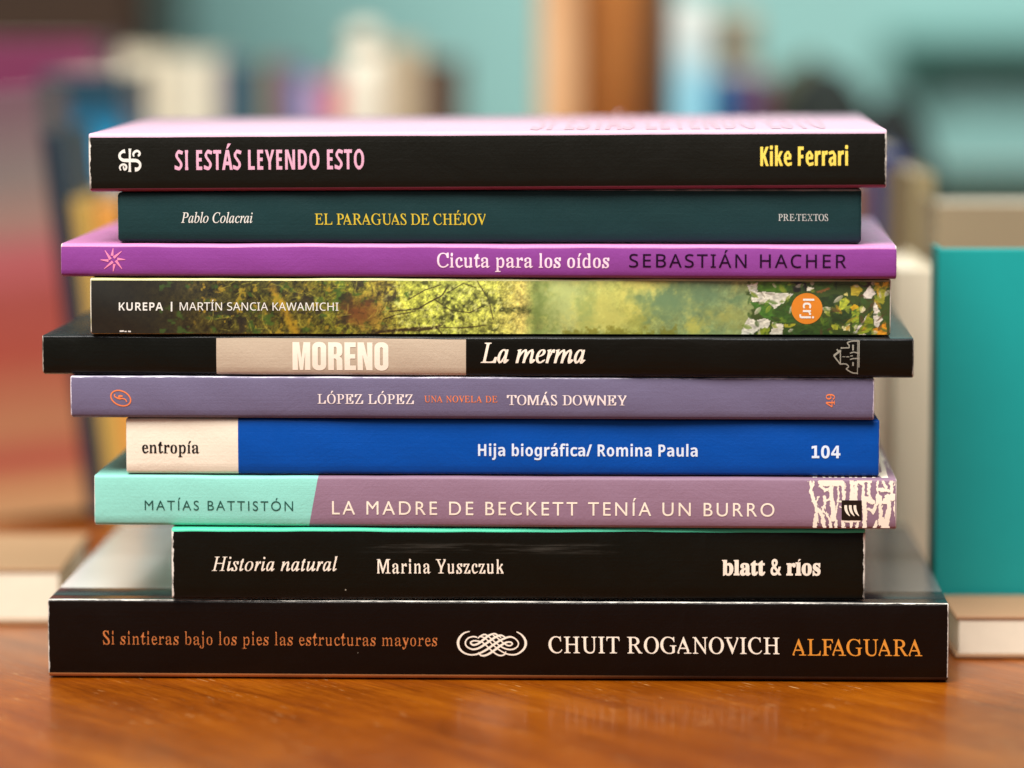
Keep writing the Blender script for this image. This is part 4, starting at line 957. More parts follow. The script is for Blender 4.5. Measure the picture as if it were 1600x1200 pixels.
        'n': '211,-9,180,-7,179,1,179,13,172,30,174,70,193,151,218,273,216,290,206,296,203,292,192,283,162,250,131,204,95,152,65,89,43,0,-16,0,44,238,53,283,53,294,49,301,21,306,37,306,39,319,61,326,88,333,142,340,143,338,127,331,89,191,113,256,164,302,212,330,233,339,266,336,265,329,265,317,272,299,277,271,272,239,237,95,231,69,229,53,232,40,224,36,234,51,261,98,316,89,291,46,260,15,231,-3',
        'u': '49,-9,17,-5,20,4,10,20,2,40,3,74,13,124,42,246,47,266,49,285,49,297,44,305,34,309,35,322,54,329,82,335,125,340,128,335,116,327,118,318,68,115,61,79,58,58,63,40,73,35,78,41,98,59,118,87,141,124,175,168,204,219,221,274,234,332,292,332,238,99,229,51,232,39,226,35,236,49,264,90,318,80,291,41,260,14,231,-3,203,-9,180,-6,179,1,180,12,172,29,177,87,196,165,176,88,124,34,74,2',
        'l': '37,-8,5,-6,3,2,3,13,-2,28,-2,58,8,107,85,444,90,465,90,480,85,488,74,494,75,507,95,513,123,518,158,524,176,522,165,517,158,501,61,90,55,53,57,41,51,37,60,50,89,88,141,77,103,40,69,13,53,-3',
    },
    'marina': {
        'M': '33,-2,33,21,35,26,41,36,47,55,49,87,49,420,55,456,82,466,64,473,26,480,26,502,145,502,260,158,377,502,528,502,528,480,501,474,478,463,475,445,476,415,476,94,479,47,482,35,491,27,544,21,544,-2,345,-2,345,21,400,29,410,37,412,49,415,92,417,438,270,-2,232,-2,108,427,110,88,111,53,117,34,123,24,128,21,128,-2',
        'a': '224,-13,199,-10,196,0,194,16,196,35,140,16,129,1,110,-9,84,-12,59,-6,61,11,41,37,30,69,30,93,35,115,43,134,54,151,103,182,184,210,184,265,179,291,171,309,156,319,130,322,116,321,107,317,101,310,97,301,99,282,103,254,103,235,98,220,92,211,68,207,43,211,39,222,35,238,34,260,31,285,37,307,65,325,90,340,111,349,142,352,187,344,224,322,236,305,243,284,246,260,247,231,247,69,247,45,256,40,309,49,293,30,265,11,259,-2,246,-10;129,39,164,47,185,70,185,183,147,171,122,151,104,125,95,92,93,68,98,52,106,42',
        'r': '23,-2,23,19,45,23,54,29,57,41,58,61,58,276,55,299,52,312,42,318,42,321,43,343,118,343,116,278,139,309,167,332,181,347,205,352,232,347,233,335,236,316,241,292,251,272,251,256,243,246,218,242,194,245,189,252,179,273,180,281,173,283,171,279,142,264,121,241,119,211,119,61,120,41,125,29,141,23,166,19,166,-2',
        'i': '89,395,63,400,54,412,54,431,55,453,54,475,54,494,63,507,88,511,114,507,123,494,123,475,122,453,123,430,123,412,114,400;33,-2,33,19,44,23,54,29,57,41,57,61,57,276,53,312,44,318,43,321,44,343,119,343,119,61,124,30,130,23,141,19,141,-2',
        'n': '33,-2,33,19,44,23,54,29,57,42,57,61,57,278,53,311,43,318,42,321,42,343,117,343,115,295,148,319,172,337,186,348,214,352,241,344,258,321,274,284,279,232,279,61,280,42,283,30,290,23,301,19,301,-2,195,-2,195,20,181,20,208,22,214,30,217,43,218,61,218,238,212,282,204,292,182,296,140,286,119,257,119,61,124,29,129,23,141,19,141,-2',
        'Y': '87,-2,87,21,132,26,151,36,156,56,158,89,160,196,60,424,48,454,35,470,13,476,-14,479,-14,502,184,502,184,479,172,479,126,473,117,466,114,457,124,431,197,250,277,403,288,428,294,448,297,461,293,471,285,477,262,479,282,479,282,502,362,502,362,479,371,474,368,465,352,429,252,223,219,89,220,56,226,36,245,26,290,21,290,-2',
        'u': '115,-13,87,-5,67,18,56,55,52,106,52,272,46,309,38,318,35,321,35,343,113,343,113,81,116,64,122,52,132,44,150,41,192,49,212,73,212,272,211,296,207,310,196,318,191,321,191,343,273,343,273,77,271,56,271,44,290,38,291,34,291,12,268,6,181,-14,182,42,184,20,158,2,142,-9',
        's': '133,-13,106,-9,76,5,72,7,75,3,68,-12,10,-12,10,118,69,118,78,75,87,44,103,25,122,18,139,21,150,31,159,45,164,64,157,91,144,113,106,141,81,161,66,185,54,211,36,242,34,285,50,321,84,344,124,352,147,349,176,340,178,338,178,337,172,340,179,352,236,352,236,241,178,241,169,278,161,303,147,318,131,323,118,320,109,312,101,300,97,285,97,269,99,256,121,234,155,210,180,190,194,167,206,140,225,104,225,56,207,19,168,-5',
        'z': '9,-2,27,16,162,314,113,314,90,309,80,297,69,274,60,235,1,235,6,343,243,343,226,319,96,29,134,29,166,34,180,49,194,77,206,120,264,120,257,-2',
        'c': '137,-13,109,-7,88,10,69,38,48,74,34,117,27,164,27,216,36,261,53,299,85,328,123,346,153,352,185,346,221,329,237,302,242,269,241,250,237,235,232,225,208,222,182,226,178,236,175,252,175,275,175,287,174,298,171,310,166,318,159,322,150,324,131,317,114,295,101,258,92,206,94,135,107,85,118,67,134,54,151,47,175,44,188,53,261,82,270,67,227,31,189,7,167,-8',
        'k': '33,-2,33,19,44,23,54,30,57,42,57,61,57,436,53,471,44,477,43,481,43,502,119,502,117,187,186,273,197,290,205,305,202,316,183,320,205,320,205,343,279,343,279,321,280,310,254,284,196,229,303,39,300,24,314,19,314,-2,201,-2,201,20,199,20,224,24,226,35,218,53,159,158,119,147,119,61,124,30,130,23,141,19,141,-2',
    },
    'fat': {
        'b': '35,-37,35,450,33,467,30,472,26,473,-10,478,-10,515,196,515,187,377,187,389,216,404,247,410,282,412,329,408,372,394,407,361,434,317,450,266,456,208,449,142,429,83,396,34,354,-4,302,-28,245,-36,213,-32,181,-22,151,-5,133,8,74,-37;233,41,249,43,261,48,269,57,276,70,288,122,292,200,288,263,277,302,260,321,234,327,221,325,209,319,200,309,196,298,196,87,199,63,205,51,215,44',
        'l': '3,-23,3,40,38,46,43,49,45,53,47,71,47,457,42,473,41,474,6,477,6,515,209,515,209,72,214,47,216,46,249,39,249,-23',
        'a': '324,-36,291,-31,263,-17,243,8,243,7,235,0,199,-19,161,-30,121,-34,75,-27,38,-3,13,33,5,78,10,112,23,143,43,168,71,190,145,227,233,255,233,300,230,324,224,336,212,344,188,347,167,346,155,342,153,340,155,346,162,332,178,291,171,258,152,234,127,220,98,216,68,221,43,237,27,263,22,296,28,333,49,365,78,389,114,404,158,410,206,412,289,407,347,385,368,361,382,333,390,300,393,264,393,79,394,64,388,68,415,80,446,31,409,-5,382,-22,354,-32;192,65,212,72,233,90,233,181,217,175,190,156,176,134,171,104,173,84,177,72,183,67',
        't': '157,-35,107,-28,69,-4,48,37,42,88,42,326,6,326,6,385,98,446,155,491,204,491,204,406,284,406,284,326,204,326,204,105,209,75,209,75,212,74,229,80,257,122,312,92,276,26,243,-8,203,-28',
        '&': '164,-27,132,-25,102,-17,76,-3,53,16,34,41,21,69,14,101,11,138,18,194,39,239,71,276,96,296,69,340,55,377,51,419,53,448,59,475,70,498,86,519,127,546,179,555,229,546,268,519,283,498,294,475,300,449,302,420,295,372,274,331,244,297,225,281,307,180,317,206,337,283,431,283,400,169,383,128,369,106,455,-12,351,-20,307,33,292,18,256,-6,214,-22;170,351,181,360,198,380,207,399,210,421,207,439,200,451,191,459,177,461,163,459,152,451,145,439,142,420,144,399,151,380;167,70,196,74,221,83,243,98,249,104,151,223,139,213,120,192,109,170,106,140,110,110,123,88,141,75',
        'r': '3,-23,3,40,38,46,43,49,45,53,47,71,47,314,45,336,43,341,41,342,5,347,7,406,206,406,192,338,196,367,228,397,262,409,296,412,334,409,364,398,383,369,389,333,384,302,368,276,344,260,316,255,290,259,270,270,250,296,244,301,241,302,233,299,222,288,213,268,210,239,210,71,212,55,215,51,225,46,272,41,272,-23',
        'í': '3,-26,3,45,38,52,43,56,45,61,47,81,47,357,42,390,41,390,5,396,7,437,209,437,209,83,214,54,216,52,249,45,249,-26;102,461,138,461,230,546,141,546',
        'o': '215,-36,157,-28,105,-6,63,30,30,76,10,131,4,192,10,255,30,310,63,357,106,392,157,408,214,412,271,408,322,393,364,358,397,312,417,256,424,193,417,130,397,74,364,28,322,-7,272,-28;215,38,235,43,248,60,257,105,260,192,256,281,246,328,233,345,215,351,194,345,182,328,172,281,169,193,172,105,182,60,195,43',
        's': '193,-36,151,-30,106,-15,94,-12,88,-14,75,-34,25,-34,25,155,81,155,102,96,124,66,150,48,179,42,201,44,215,52,222,61,224,71,217,90,189,111,127,142,86,167,54,197,34,233,27,276,37,334,69,382,118,407,179,413,214,410,257,404,266,403,269,403,272,403,284,413,331,413,331,255,278,255,257,305,238,329,215,343,189,348,171,345,161,339,156,332,154,324,155,316,160,308,195,285,252,258,293,234,323,204,342,166,348,118,337,55,304,5,254,-26',
        'f': '-1,-23,-1,39,40,48,44,53,47,93,47,324,1,324,1,406,47,406,47,425,50,446,59,466,74,483,96,497,151,516,221,522,275,518,317,505,346,485,356,460,351,440,335,425,312,415,286,413,259,415,236,423,220,436,215,454,227,480,231,485,230,482,234,478,229,478,217,477,214,475,208,451,208,406,279,406,279,324,208,324,208,83,211,58,215,50,225,46,274,41,274,-23',
        'c': '198,-36,147,-28,100,-6,61,28,30,73,11,127,5,188,12,252,34,308,68,356,112,392,165,408,222,413,282,409,330,393,363,355,374,308,369,276,353,252,329,237,301,233,272,237,248,253,234,280,230,313,231,329,231,338,230,344,230,345,226,347,217,348,194,342,178,325,167,290,163,235,170,160,191,108,205,92,221,80,239,73,259,71,296,80,346,118,393,78,341,19,298,-11,250,-30',
        'e': '196,-36,144,-28,98,-7,59,28,29,75,11,132,5,197,11,258,30,312,61,358,101,392,148,408,200,412,238,410,273,404,304,391,331,367,353,337,368,301,377,261,380,218,380,185,171,185,176,146,192,106,217,84,255,76,274,79,292,87,311,101,342,138,391,94,343,29,299,-7,250,-28;168,263,237,263,237,268,234,311,228,335,220,345,206,348,191,344,180,330,171,301,168,254',
    },
    'roman': {
        'S': '216,-14,166,-8,107,7,97,10,90,11,76,6,69,-12,51,-12,27,160,47,161,74,97,111,52,132,36,154,24,177,17,202,15,226,18,246,28,260,43,269,62,271,85,266,112,248,148,215,185,181,214,140,247,96,284,64,317,44,348,31,379,25,416,30,448,44,476,68,497,101,510,140,514,175,513,208,505,233,497,244,495,257,499,265,512,284,512,303,358,286,358,263,415,233,453,198,476,158,484,127,479,107,463,98,439,102,406,112,384,128,362,177,315,220,281,265,244,290,220,310,195,326,167,337,137,343,96,337,60,321,29,295,6,259,-9',
        'i': '107,367,88,372,87,387,81,409,83,437,82,464,87,486,88,501,107,507,127,501,127,486,133,464,131,437,133,409,127,387,126,372;39,0,39,16,61,18,82,25,86,36,86,54,86,243,81,275,61,281,63,284,64,300,128,300,128,54,133,25,149,19,172,16,172,0',
        's': '161,-10,133,-6,96,6,80,8,75,4,66,-8,29,-8,29,102,67,102,77,65,91,38,114,20,150,14,178,17,198,26,209,39,215,56,207,81,183,101,132,125,97,143,79,164,77,187,60,213,57,250,77,281,112,301,150,308,177,305,212,297,220,296,223,295,225,298,233,308,269,308,269,214,232,214,221,245,209,268,189,282,159,286,133,284,116,276,107,265,101,250,101,236,108,225,138,204,185,183,221,166,235,146,239,122,256,91,257,50,235,18,194,-3',
        'n': '39,0,39,16,61,18,82,25,86,36,86,54,86,245,81,274,61,281,61,284,61,300,125,300,125,258,192,280,216,295,231,305,259,308,283,301,297,282,315,250,322,204,322,54,322,37,326,25,344,18,366,16,366,0,236,0,236,16,220,16,262,18,275,25,280,37,281,54,281,210,274,249,259,259,215,262,158,253,127,227,127,54,133,25,149,18,172,16,172,0',
        't': '132,-9,106,-4,113,10,93,34,82,69,82,269,21,269,21,289,97,377,128,452,161,452,161,300,221,300,221,269,123,269,123,79,129,49,139,41,176,39,186,47,204,72,245,64,206,32,158,9,156,-5',
        'e': '164,-10,136,-5,108,10,91,34,74,66,58,106,51,152,52,195,60,232,76,264,103,287,140,303,167,308,195,305,212,298,232,287,257,271,269,250,275,226,278,199,284,167,301,160,93,160,99,108,115,71,147,48,212,41,232,44,250,51,260,65,271,83,312,70,268,35,226,10,194,-5;95,186,235,186,233,208,226,243,215,268,201,282,167,287,139,281,122,264,107,236,100,197',
        'r': '21,0,21,16,62,18,82,25,86,36,87,54,87,243,84,264,80,275,59,281,64,284,64,300,126,300,126,243,183,271,214,291,229,303,248,308,271,304,268,294,271,278,275,257,288,240,284,226,283,218,264,215,246,217,245,223,232,241,230,249,203,251,192,247,156,233,130,212,128,186,128,54,129,35,136,24,166,18,209,16,209,0',
        'a': '271,-10,250,-7,252,1,250,15,253,34,166,15,150,2,131,-6,102,-8,81,-4,80,11,62,33,53,61,54,81,58,100,65,117,76,131,132,158,240,184,239,233,234,257,224,273,197,282,157,286,136,284,118,280,106,274,101,265,104,248,109,223,109,207,103,195,101,187,82,184,63,187,63,196,59,210,57,228,54,250,60,269,85,285,109,297,134,305,172,308,220,301,259,282,271,268,278,250,282,228,282,203,282,60,282,38,305,33,359,40,341,27,311,11,305,-1,292,-7;162,32,209,40,241,61,241,164,167,152,129,134,109,110,98,81,97,60,102,45,118,35',
        'b': '76,-11,76,403,75,439,70,459,50,468,49,473,49,496,117,496,117,269,191,286,197,298,211,305,235,308,262,303,281,289,298,266,319,237,330,201,334,160,332,114,322,73,304,38,275,12,237,-4,205,-10,182,-7,168,0,144,11,114,27,65,-11;195,14,220,16,239,22,253,33,266,47,282,92,290,154,287,206,273,242,251,264,205,271,158,268,136,261,124,249,117,234,117,66,119,43,127,27,172,17',
        'j': '113,369,94,374,93,389,87,411,89,438,87,466,93,488,94,503,113,508,133,503,133,488,139,466,137,438,139,412,133,389,132,374;38,-136,14,-133,1,-127,-17,-116,-39,-102,-43,-85,-40,-67,-40,-51,-35,-39,-34,-31,-16,-28,3,-30,5,-38,9,-49,9,-64,5,-84,2,-99,10,-110,33,-113,70,-109,84,-96,98,-52,98,241,97,262,91,275,66,282,61,284,61,300,139,300,139,-21,139,-48,135,-71,129,-91,119,-107,102,-119,86,-128,67,-134',
        'o': '180,-10,148,-5,108,11,77,36,61,68,53,106,50,149,53,192,61,231,77,263,107,287,148,303,179,308,210,303,250,287,281,263,297,232,305,193,308,149,306,105,297,66,281,34,250,10,210,-5;184,11,217,18,238,38,254,79,260,149,254,220,236,262,215,282,184,289,142,282,122,262,104,220,98,149,104,79,121,38,142,18',
        'l': '39,0,39,16,61,18,82,25,86,36,86,54,86,416,81,460,64,469,63,473,63,496,128,496,128,54,133,25,149,19,172,16,172,0',
        'p': '19,-134,19,-119,77,-113,86,-97,86,-62,86,235,83,260,78,274,61,281,63,285,63,300,124,300,124,254,179,278,208,295,222,305,245,308,271,303,293,288,310,264,329,233,339,196,342,154,339,110,329,70,310,37,292,11,268,-4,242,-10,218,-7,205,0,183,13,127,31,127,-56,130,-95,134,-107,150,-114,210,-119,210,-134;218,27,261,35,281,57,294,96,299,149,296,201,285,239,275,252,262,261,242,267,212,269,200,266,187,258,155,245,127,227,127,66,136,49,147,37,195,30',
        'u': '139,-10,115,-3,101,17,84,49,79,93,79,239,73,273,57,281,53,284,53,300,120,300,120,71,124,56,131,44,151,37,188,34,244,42,273,64,273,239,272,260,267,274,245,281,241,284,241,300,315,300,315,67,312,49,312,38,344,31,343,29,343,12,319,7,236,-10,236,39,210,19,184,3,168,-6',
        'c': '166,-10,139,-5,109,10,91,34,74,66,57,103,49,145,50,189,59,229,78,262,112,287,155,303,186,308,218,303,253,288,272,265,276,237,276,221,272,208,270,200,252,197,233,200,232,208,229,222,229,242,229,252,228,262,224,273,217,281,202,285,177,287,145,280,123,260,105,227,95,181,97,119,115,74,132,58,155,46,178,39,217,37,243,45,303,69,310,58,266,29,226,7,201,-5',
        'm': '42,0,42,16,61,18,81,25,85,36,85,54,85,245,80,274,61,281,62,284,62,300,125,300,125,256,189,278,216,295,231,304,253,308,279,304,280,294,298,277,309,252,374,277,403,294,420,304,445,308,469,301,483,282,501,250,507,204,507,54,513,25,528,18,548,16,548,0,425,0,425,16,444,18,459,25,466,54,466,210,459,249,445,259,404,262,346,254,317,229,317,54,323,25,337,18,354,16,354,0,237,0,237,16,255,18,269,25,276,54,276,210,269,249,257,259,214,262,155,253,126,227,126,54,132,26,146,19,166,16,166,0',
        'y': '56,-136,37,-132,40,-121,23,-103,14,-81,13,-65,18,-51,19,-42,38,-38,56,-41,59,-48,63,-59,60,-73,57,-79,57,-84,60,-93,90,-95,99,-89,114,-71,130,-43,157,-5,46,242,59,266,49,278,12,284,11,284,11,300,157,300,157,284,113,280,104,275,102,265,105,258,111,248,192,115,240,233,247,251,251,265,250,274,247,280,247,284,247,300,288,300,288,284,304,281,299,271,282,234,178,-23,144,-92,113,-113,86,-126,80,-133',
    },
    'lig': {
        'l': '55,0,55,532,159,532,159,0',
        'c': '210,-7,170,-4,134,5,104,20,78,40,58,67,43,101,34,142,32,189,37,253,55,303,84,342,121,368,167,384,219,389,287,382,338,363,307,283,262,299,219,305,184,298,158,276,143,240,138,190,143,140,159,105,185,85,219,78,250,80,277,86,326,111,326,22,276,0',
        'r': '55,0,55,382,134,382,149,318,154,318,174,345,200,368,232,384,268,389,286,389,303,387,296,289,281,291,265,292,239,290,214,283,191,270,174,252,163,227,159,195,159,0',
        'j': '107,430,85,433,67,441,55,457,50,481,55,506,67,521,85,529,107,532,129,529,147,521,160,506,164,481,160,457,147,441,129,433;24,-168,-13,-166,-45,-160,-45,-78,-21,-82,4,-84,24,-81,40,-72,51,-55,55,-26,55,382,159,382,159,-41,156,-75,146,-105,128,-131,103,-151,68,-164',
    },
}

# book, part, face, text, left, right, baseline and cap height in photograph pixels, pen positions
LINES = [
    (1, 'title_lettering', 'trade', 'SI ESTÁS LEYENDO ESTO', 273, 569, 265, 31, [0, 257, 445, 584, 844, 1101, 1369, 1684, 1940, 2079, 2342, 2602, 2889, 3150, 3516, 3852, 4212, 4351, 4611, 4867, 5136]),
    (1, 'author_lettering', 'tradebold', 'Kike Ferrari', 1188, 1325, 259, 30, [0, 306, 462, 750, 1026, 1167, 1426, 1701, 1920, 2138, 2419, 2638]),
    (2, 'author_lettering', 'italic', 'Pablo Colacrai', 283, 395, 348, 16, [0, 434, 801, 1168, 1353, 1731, 1921, 2427, 2804, 2990, 3358, 3678, 3919, 4287]),
    (2, 'title_lettering', 'caps', 'EL PARAGUAS DE CHÉJOV', 492, 759, 351, 17, [0, 488, 977, 1167, 1533, 2032, 2553, 3038, 3606, 4119, 4613, 4968, 5158, 5697, 6185, 6375, 6873, 7439, 7927, 8215, 8711]),
    (2, 'publisher_lettering', 'caps', 'PRE·TEXTOS', 1216, 1294, 345, 10.5, [0, 441, 997, 1495, 1605, 2088, 2586, 3134, 3592, 4132]),
    (3, 'title_lettering', 'cicuta', 'Cicuta para los oídos', 683, 952, 418, 22, [0, 514, 732, 1054, 1465, 1716, 2094, 2284, 2691, 3069, 3385, 3762, 3952, 4171, 4541, 4857, 5047, 5417, 5634, 6040, 6410]),
    (3, 'author_lettering', 'human', 'SEBASTIÁN HACHER', 983, 1322, 418, 20.5, [0, 464, 934, 1469, 1996, 2461, 2930, 3248, 3775, 4387, 4657, 5256, 5784, 6306, 6905, 7375]),
    (4, 'title_lettering', 'gothb', 'KUREPA', 186, 255, 485, 12.5, [0, 526, 1124, 1647, 2094, 2592]),
    (4, 'author_lettering', 'goth', 'MARTÍN SANCIA KAWAMICHI', 281, 529, 485, 12.5, [0, 721, 1233, 1730, 2176, 2452, 3058, 3281, 3722, 4233, 4839, 5345, 5621, 6132, 6355, 6850, 7361, 8101, 8612, 9333, 9609, 10115, 10706]),
    (5, 'author_lettering', 'moreno', 'MORENO', 457, 607, 578.5, 43.5, [0, 310, 560, 815, 1020, 1285]),
    (5, 'title_lettering', 'merma', 'La merma', 751, 915, 567, 31, [0, 464, 818, 1003, 1571, 1869, 2103, 2670]),
    (6, 'title_lettering', 'capsb', 'LÓPEZ LÓPEZ', 496, 647, 631, 15, [0, 534, 1061, 1525, 2063, 2594, 2799, 3333, 3860, 4324, 4862]),
    (6, 'subtitle_lettering', 'caps', 'UNA NOVELA DE', 663, 777, 628.5, 10, [0, 573, 1113, 1652, 1872, 2432, 2957, 3469, 3987, 4496, 5036, 5256, 5824]),
    (6, 'author_lettering', 'capsb', 'TOMÁS DOWNEY', 792, 979, 633, 15.5, [0, 528, 1055, 1723, 2257, 2639, 2844, 3373, 3880, 4626, 5131, 5649]),
    (6, 'number_lettering', 'capsb', '49', 0, 0, 0, 0, [0, 445]),
    (7, 'publisher_lettering', 'entropia', 'entropía', 222, 312, 708, 19, [0, 330, 749, 999, 1315, 1684, 2092, 2310]),
    (7, 'title_lettering', 'frank', 'Hija biográfica/ Romina Paula', 747, 1090, 713, 18.5, [0, 545, 777, 1009, 1444, 1654, 2109, 2341, 2786, 3241, 3575, 4010, 4298, 4530, 4904, 5339, 5617, 5826, 6300, 6745, 7437, 7669, 8141, 8576, 8785, 9237, 9672, 10143, 10376]),
    (7, 'number_lettering', 'digits', '104', 1268, 1313, 715, 18, [0, 438, 876]),
    (8, 'author_lettering', 'gill', 'MATÍAS BATTISTÓN', 226, 458, 797.5, 15, [0, 673, 1262, 1804, 2088, 2677, 3112, 3402, 3915, 4504, 5047, 5590, 5873, 6309, 6852, 7555]),
    (8, 'title_lettering', 'gillb', 'LA MADRE DE BECKETT TENÍA UN BURRO', 519, 1210, 805.5, 21, [0, 459, 1048, 1338, 2011, 2600, 3250, 3792, 4259, 4549, 5199, 5665, 5955, 6468, 6935, 7554, 8135, 8601, 9144, 9687, 9977, 10520, 10986, 11659, 11942, 12531, 12821, 13440, 14113, 14403, 14916, 15535, 16078, 16620]),
    (9, 'title_lettering', 'hist', 'Historia natural', 331, 528, 892, 22, [0, 491, 668, 910, 1096, 1432, 1651, 1828, 2156, 2332, 2680, 3008, 3194, 3542, 3761, 4089]),
    (9, 'author_lettering', 'marina', 'Marina Yuszczuk', 589, 787, 896, 22, [0, 587, 919, 1201, 1406, 1770, 2102, 2284, 2688, 3047, 3330, 3618, 3905, 4193, 4552]),
    (9, 'publisher_lettering', 'fat', 'blatt & ríos', 1128, 1282, 898, 22.5, [0, 459, 713, 1151, 1442, 1733, 1954, 2385, 2606, 2972, 3224, 3653]),
    (10, 'title_lettering', 'roman', 'Si sintieras bajo los pies las estructuras mayores', 161, 683, 1008, 21, [0, 383, 609, 814, 1136, 1362, 1783, 2041, 2267, 2602, 2923, 3305, 3627, 3832, 4231, 4612, 4850, 5223, 5428, 5656, 6029, 6351, 6556, 6967, 7193, 7528, 7850, 8055, 8283, 8664, 8986, 9191, 9526, 9848, 10106, 10427, 10842, 11169, 11427, 11842, 12163, 12544, 12866, 13071, 13676, 14057, 14392, 14765, 15087, 15422]),
    (10, 'author_lettering', 'caps', 'CHUIT ROGANOVICH', 857, 1218, 1021, 25.5, [0, 508, 1084, 1637, 1910, 2393, 2593, 3150, 3690, 4243, 4752, 5293, 5798, 6310, 6582, 7090]),
    (10, 'publisher_lettering', 'caps', 'ALFAGUARA', 1238, 1441, 1024.5, 25.5, [0, 509, 998, 1348, 1833, 2401, 2914, 3413, 3934]),
    (0, 'fce', 'fat', 'fce', 0, 0, 0, 0, [0, 272, 646]),
    (0, 'lcrj', 'lig', 'lcrj', 0, 0, 0, 0, [0, 214, 574, 891]),
]

_cache = {}


def glyph(face, ch):
    if (face, ch) not in _cache:
        polys = []
        for c in GLYPHS[face][ch].split(';'):
            q = [int(v) for v in c.split(',')]
            polys.append([(q[i], q[i + 1]) for i in range(0, len(q), 2)])
        _cache[face, ch] = fill_evenodd(polys)
    return _cache[face, ch]


def text_mesh(face, text, pens):
    V, T3 = [], []
    for ch, px in zip(text, pens):
        if ch == ' ':
            continue
        if ch == '·':
            v, f = fill_evenodd([disc(50, 190, 44, 44, 12)])
        else:
            v, f = glyph(face, ch)
        k = len(V)
        V += [(x + px, y) for x, y in v]
        T3 += [tuple(i + k for i in t) for t in f]
    return V, T3


COLORS = {
    (1, 'title_lettering'): ('pink', C(228, 172, 196)), (1, 'author_lettering'): ('yellow', C(246, 218, 96)),
    (2, 'author_lettering'): ('white', C(232, 230, 222)), (2, 'title_lettering'): ('gold', C(214, 190, 62)), (2, 'publisher_lettering'): ('grey', C(190, 192, 188)),
    (3, 'title_lettering'): ('pale_pink', C(246, 216, 232)), (3, 'author_lettering'): ('plum', C(30, 3, 34)),
    (4, 'title_lettering'): ('white', None), (4, 'author_lettering'): ('white', None),
    (5, 'author_lettering'): ('cream', C(244, 230, 212)), (5, 'title_lettering'): ('cream', None),
    (6, 'title_lettering'): ('rose_white', C(240, 224, 220)), (6, 'subtitle_lettering'): ('orange', C(232, 128, 78)), (6, 'author_lettering'): ('rose_white', None),
    (7, 'publisher_lettering'): ('black', C(22, 20, 20)), (7, 'title_lettering'): ('ice', C(220, 232, 248)), (7, 'number_lettering'): ('ice', None),
    (8, 'author_lettering'): ('dark_green', C(40, 84, 74)), (8, 'title_lettering'): ('cream', None),
    (9, 'title_lettering'): ('cream', None), (9, 'author_lettering'): ('cream', None), (9, 'publisher_lettering'): ('cream', None),
    (10, 'title_lettering'): ('copper', C(194, 114, 62)), (10, 'author_lettering'): ('cream', None), (10, 'publisher_lettering'): ('amber', C(216, 140, 52)),
}
for (bn, part, face, text, x0, x1, base, cap, pens) in LINES:
    if not bn or x1 == 0:
        continue
    b = B[bn]
    V, T3 = text_mesh(face, text, pens)
    xm, xM = min(v[0] for v in V), max(v[0] for v in V)
    lx0, lz = b.loc(x0, base)
    lx1, lz1 = b.loc(x1, base)
    xc = (x0 + x1) / 2
    _, zc = b.loc(xc, base)
    _, zt = b.loc(xc, base - cap)
    k = (lx1 - lx0) / (xM - xm)
    s = (zt - zc) / 500
    nm, colr = COLORS[bn, part]
    b.ink(part, [((x - xm) * k + lx0, zc + y * s) for x, y in V], T3, ink_mat(nm, colr), 0.00022 if bn == 4 else 0.0001)


def turned_text(bn, part, face, text, cx, cy, length, height, ccw, mat, lift=0.0001):
    b = B[bn]
    pens = [l[8] for l in LINES if l[3] == text][0]
    V, T3 = text_mesh(face, text, pens)
    xm, xM = min(v[0] for v in V), max(v[0] for v in V)
    ym, yM = min(v[1] for v in V), max(v[1] for v in V)
    X, Z = b.loc(cx, cy)
    px = b.loc(cx + 100, cy)[0] - X
    k, q = length / (xM - xm) * px / 100, height / (yM - ym) * px / 100
    out = []
    for x, y in V:
        a, c = (x - (xm + xM) / 2) * k, (y - (ym + yM) / 2) * q
        out.append((X - c, Z + a) if ccw else (X + c, Z - a))
    return b.ink(part, out, T3, mat, lift)


turned_text(6, 'number_lettering', 'capsb', '49', 1297.5, 626, 21, 14, True, ink_mat('orange', C(232, 128, 78)))

# ------------------------------------------------------------------ emblems and pictures on the spines
def zoomed(polys, x0, y0, k):
    return [[(x0 + x / k, y0 + y / k) for x, y in c] for c in polys]


# monogram of interlocked curves
P = ribbon([(490, 265), (390, 290), (310, 360), (285, 450), (320, 540), (420, 605), (560, 615), (680, 615), (820, 615), (940, 630), (1030, 700), (1062, 790), (1035, 880), (960, 945), (860, 955)],
           [155, 110, 95, 95, 100, 120, 130, 130, 130, 120, 100, 85, 95, 130, 165])
P += ribbon([(670, 175), (670, 260), (670, 600), (670, 950), (670, 1045)], [120, 85, 72, 85, 125])
P += ribbon([(825, 475), (800, 390), (840, 305), (920, 262), (1000, 280), (1040, 350), (1018, 415), (970, 435)], [45, 75, 85, 90, 80, 80, 85, 80])
P += ribbon([(335, 990), (295, 880), (335, 800), (420, 765), (510, 790), (545, 860), (520, 940), (470, 960), (440, 900), (432, 830)], [50, 62, 70, 80, 70, 70, 70, 70, 55, 50])
B[1].ink_px('publisher_emblem', zoomed(P, 175, 225, 24), ink_mat('white', None))
# star
P = []
for tip, base in (((640, 190), (600, 470)), ((330, 270), (545, 600)), ((960, 300), (660, 545)), ((1095, 615), (800, 590)), ((975, 965), (745, 650)), ((640, 1060), (690, 780)), ((300, 965), (630, 690)), ((170, 620), (470, 655))):
    P += ribbon([tip, base], [22, 105], smooth=False)
B[3].ink_px('star_emblem', zoomed(P, 150, 380, 24), ink_mat('hot_pink', C(240, 140, 178)))
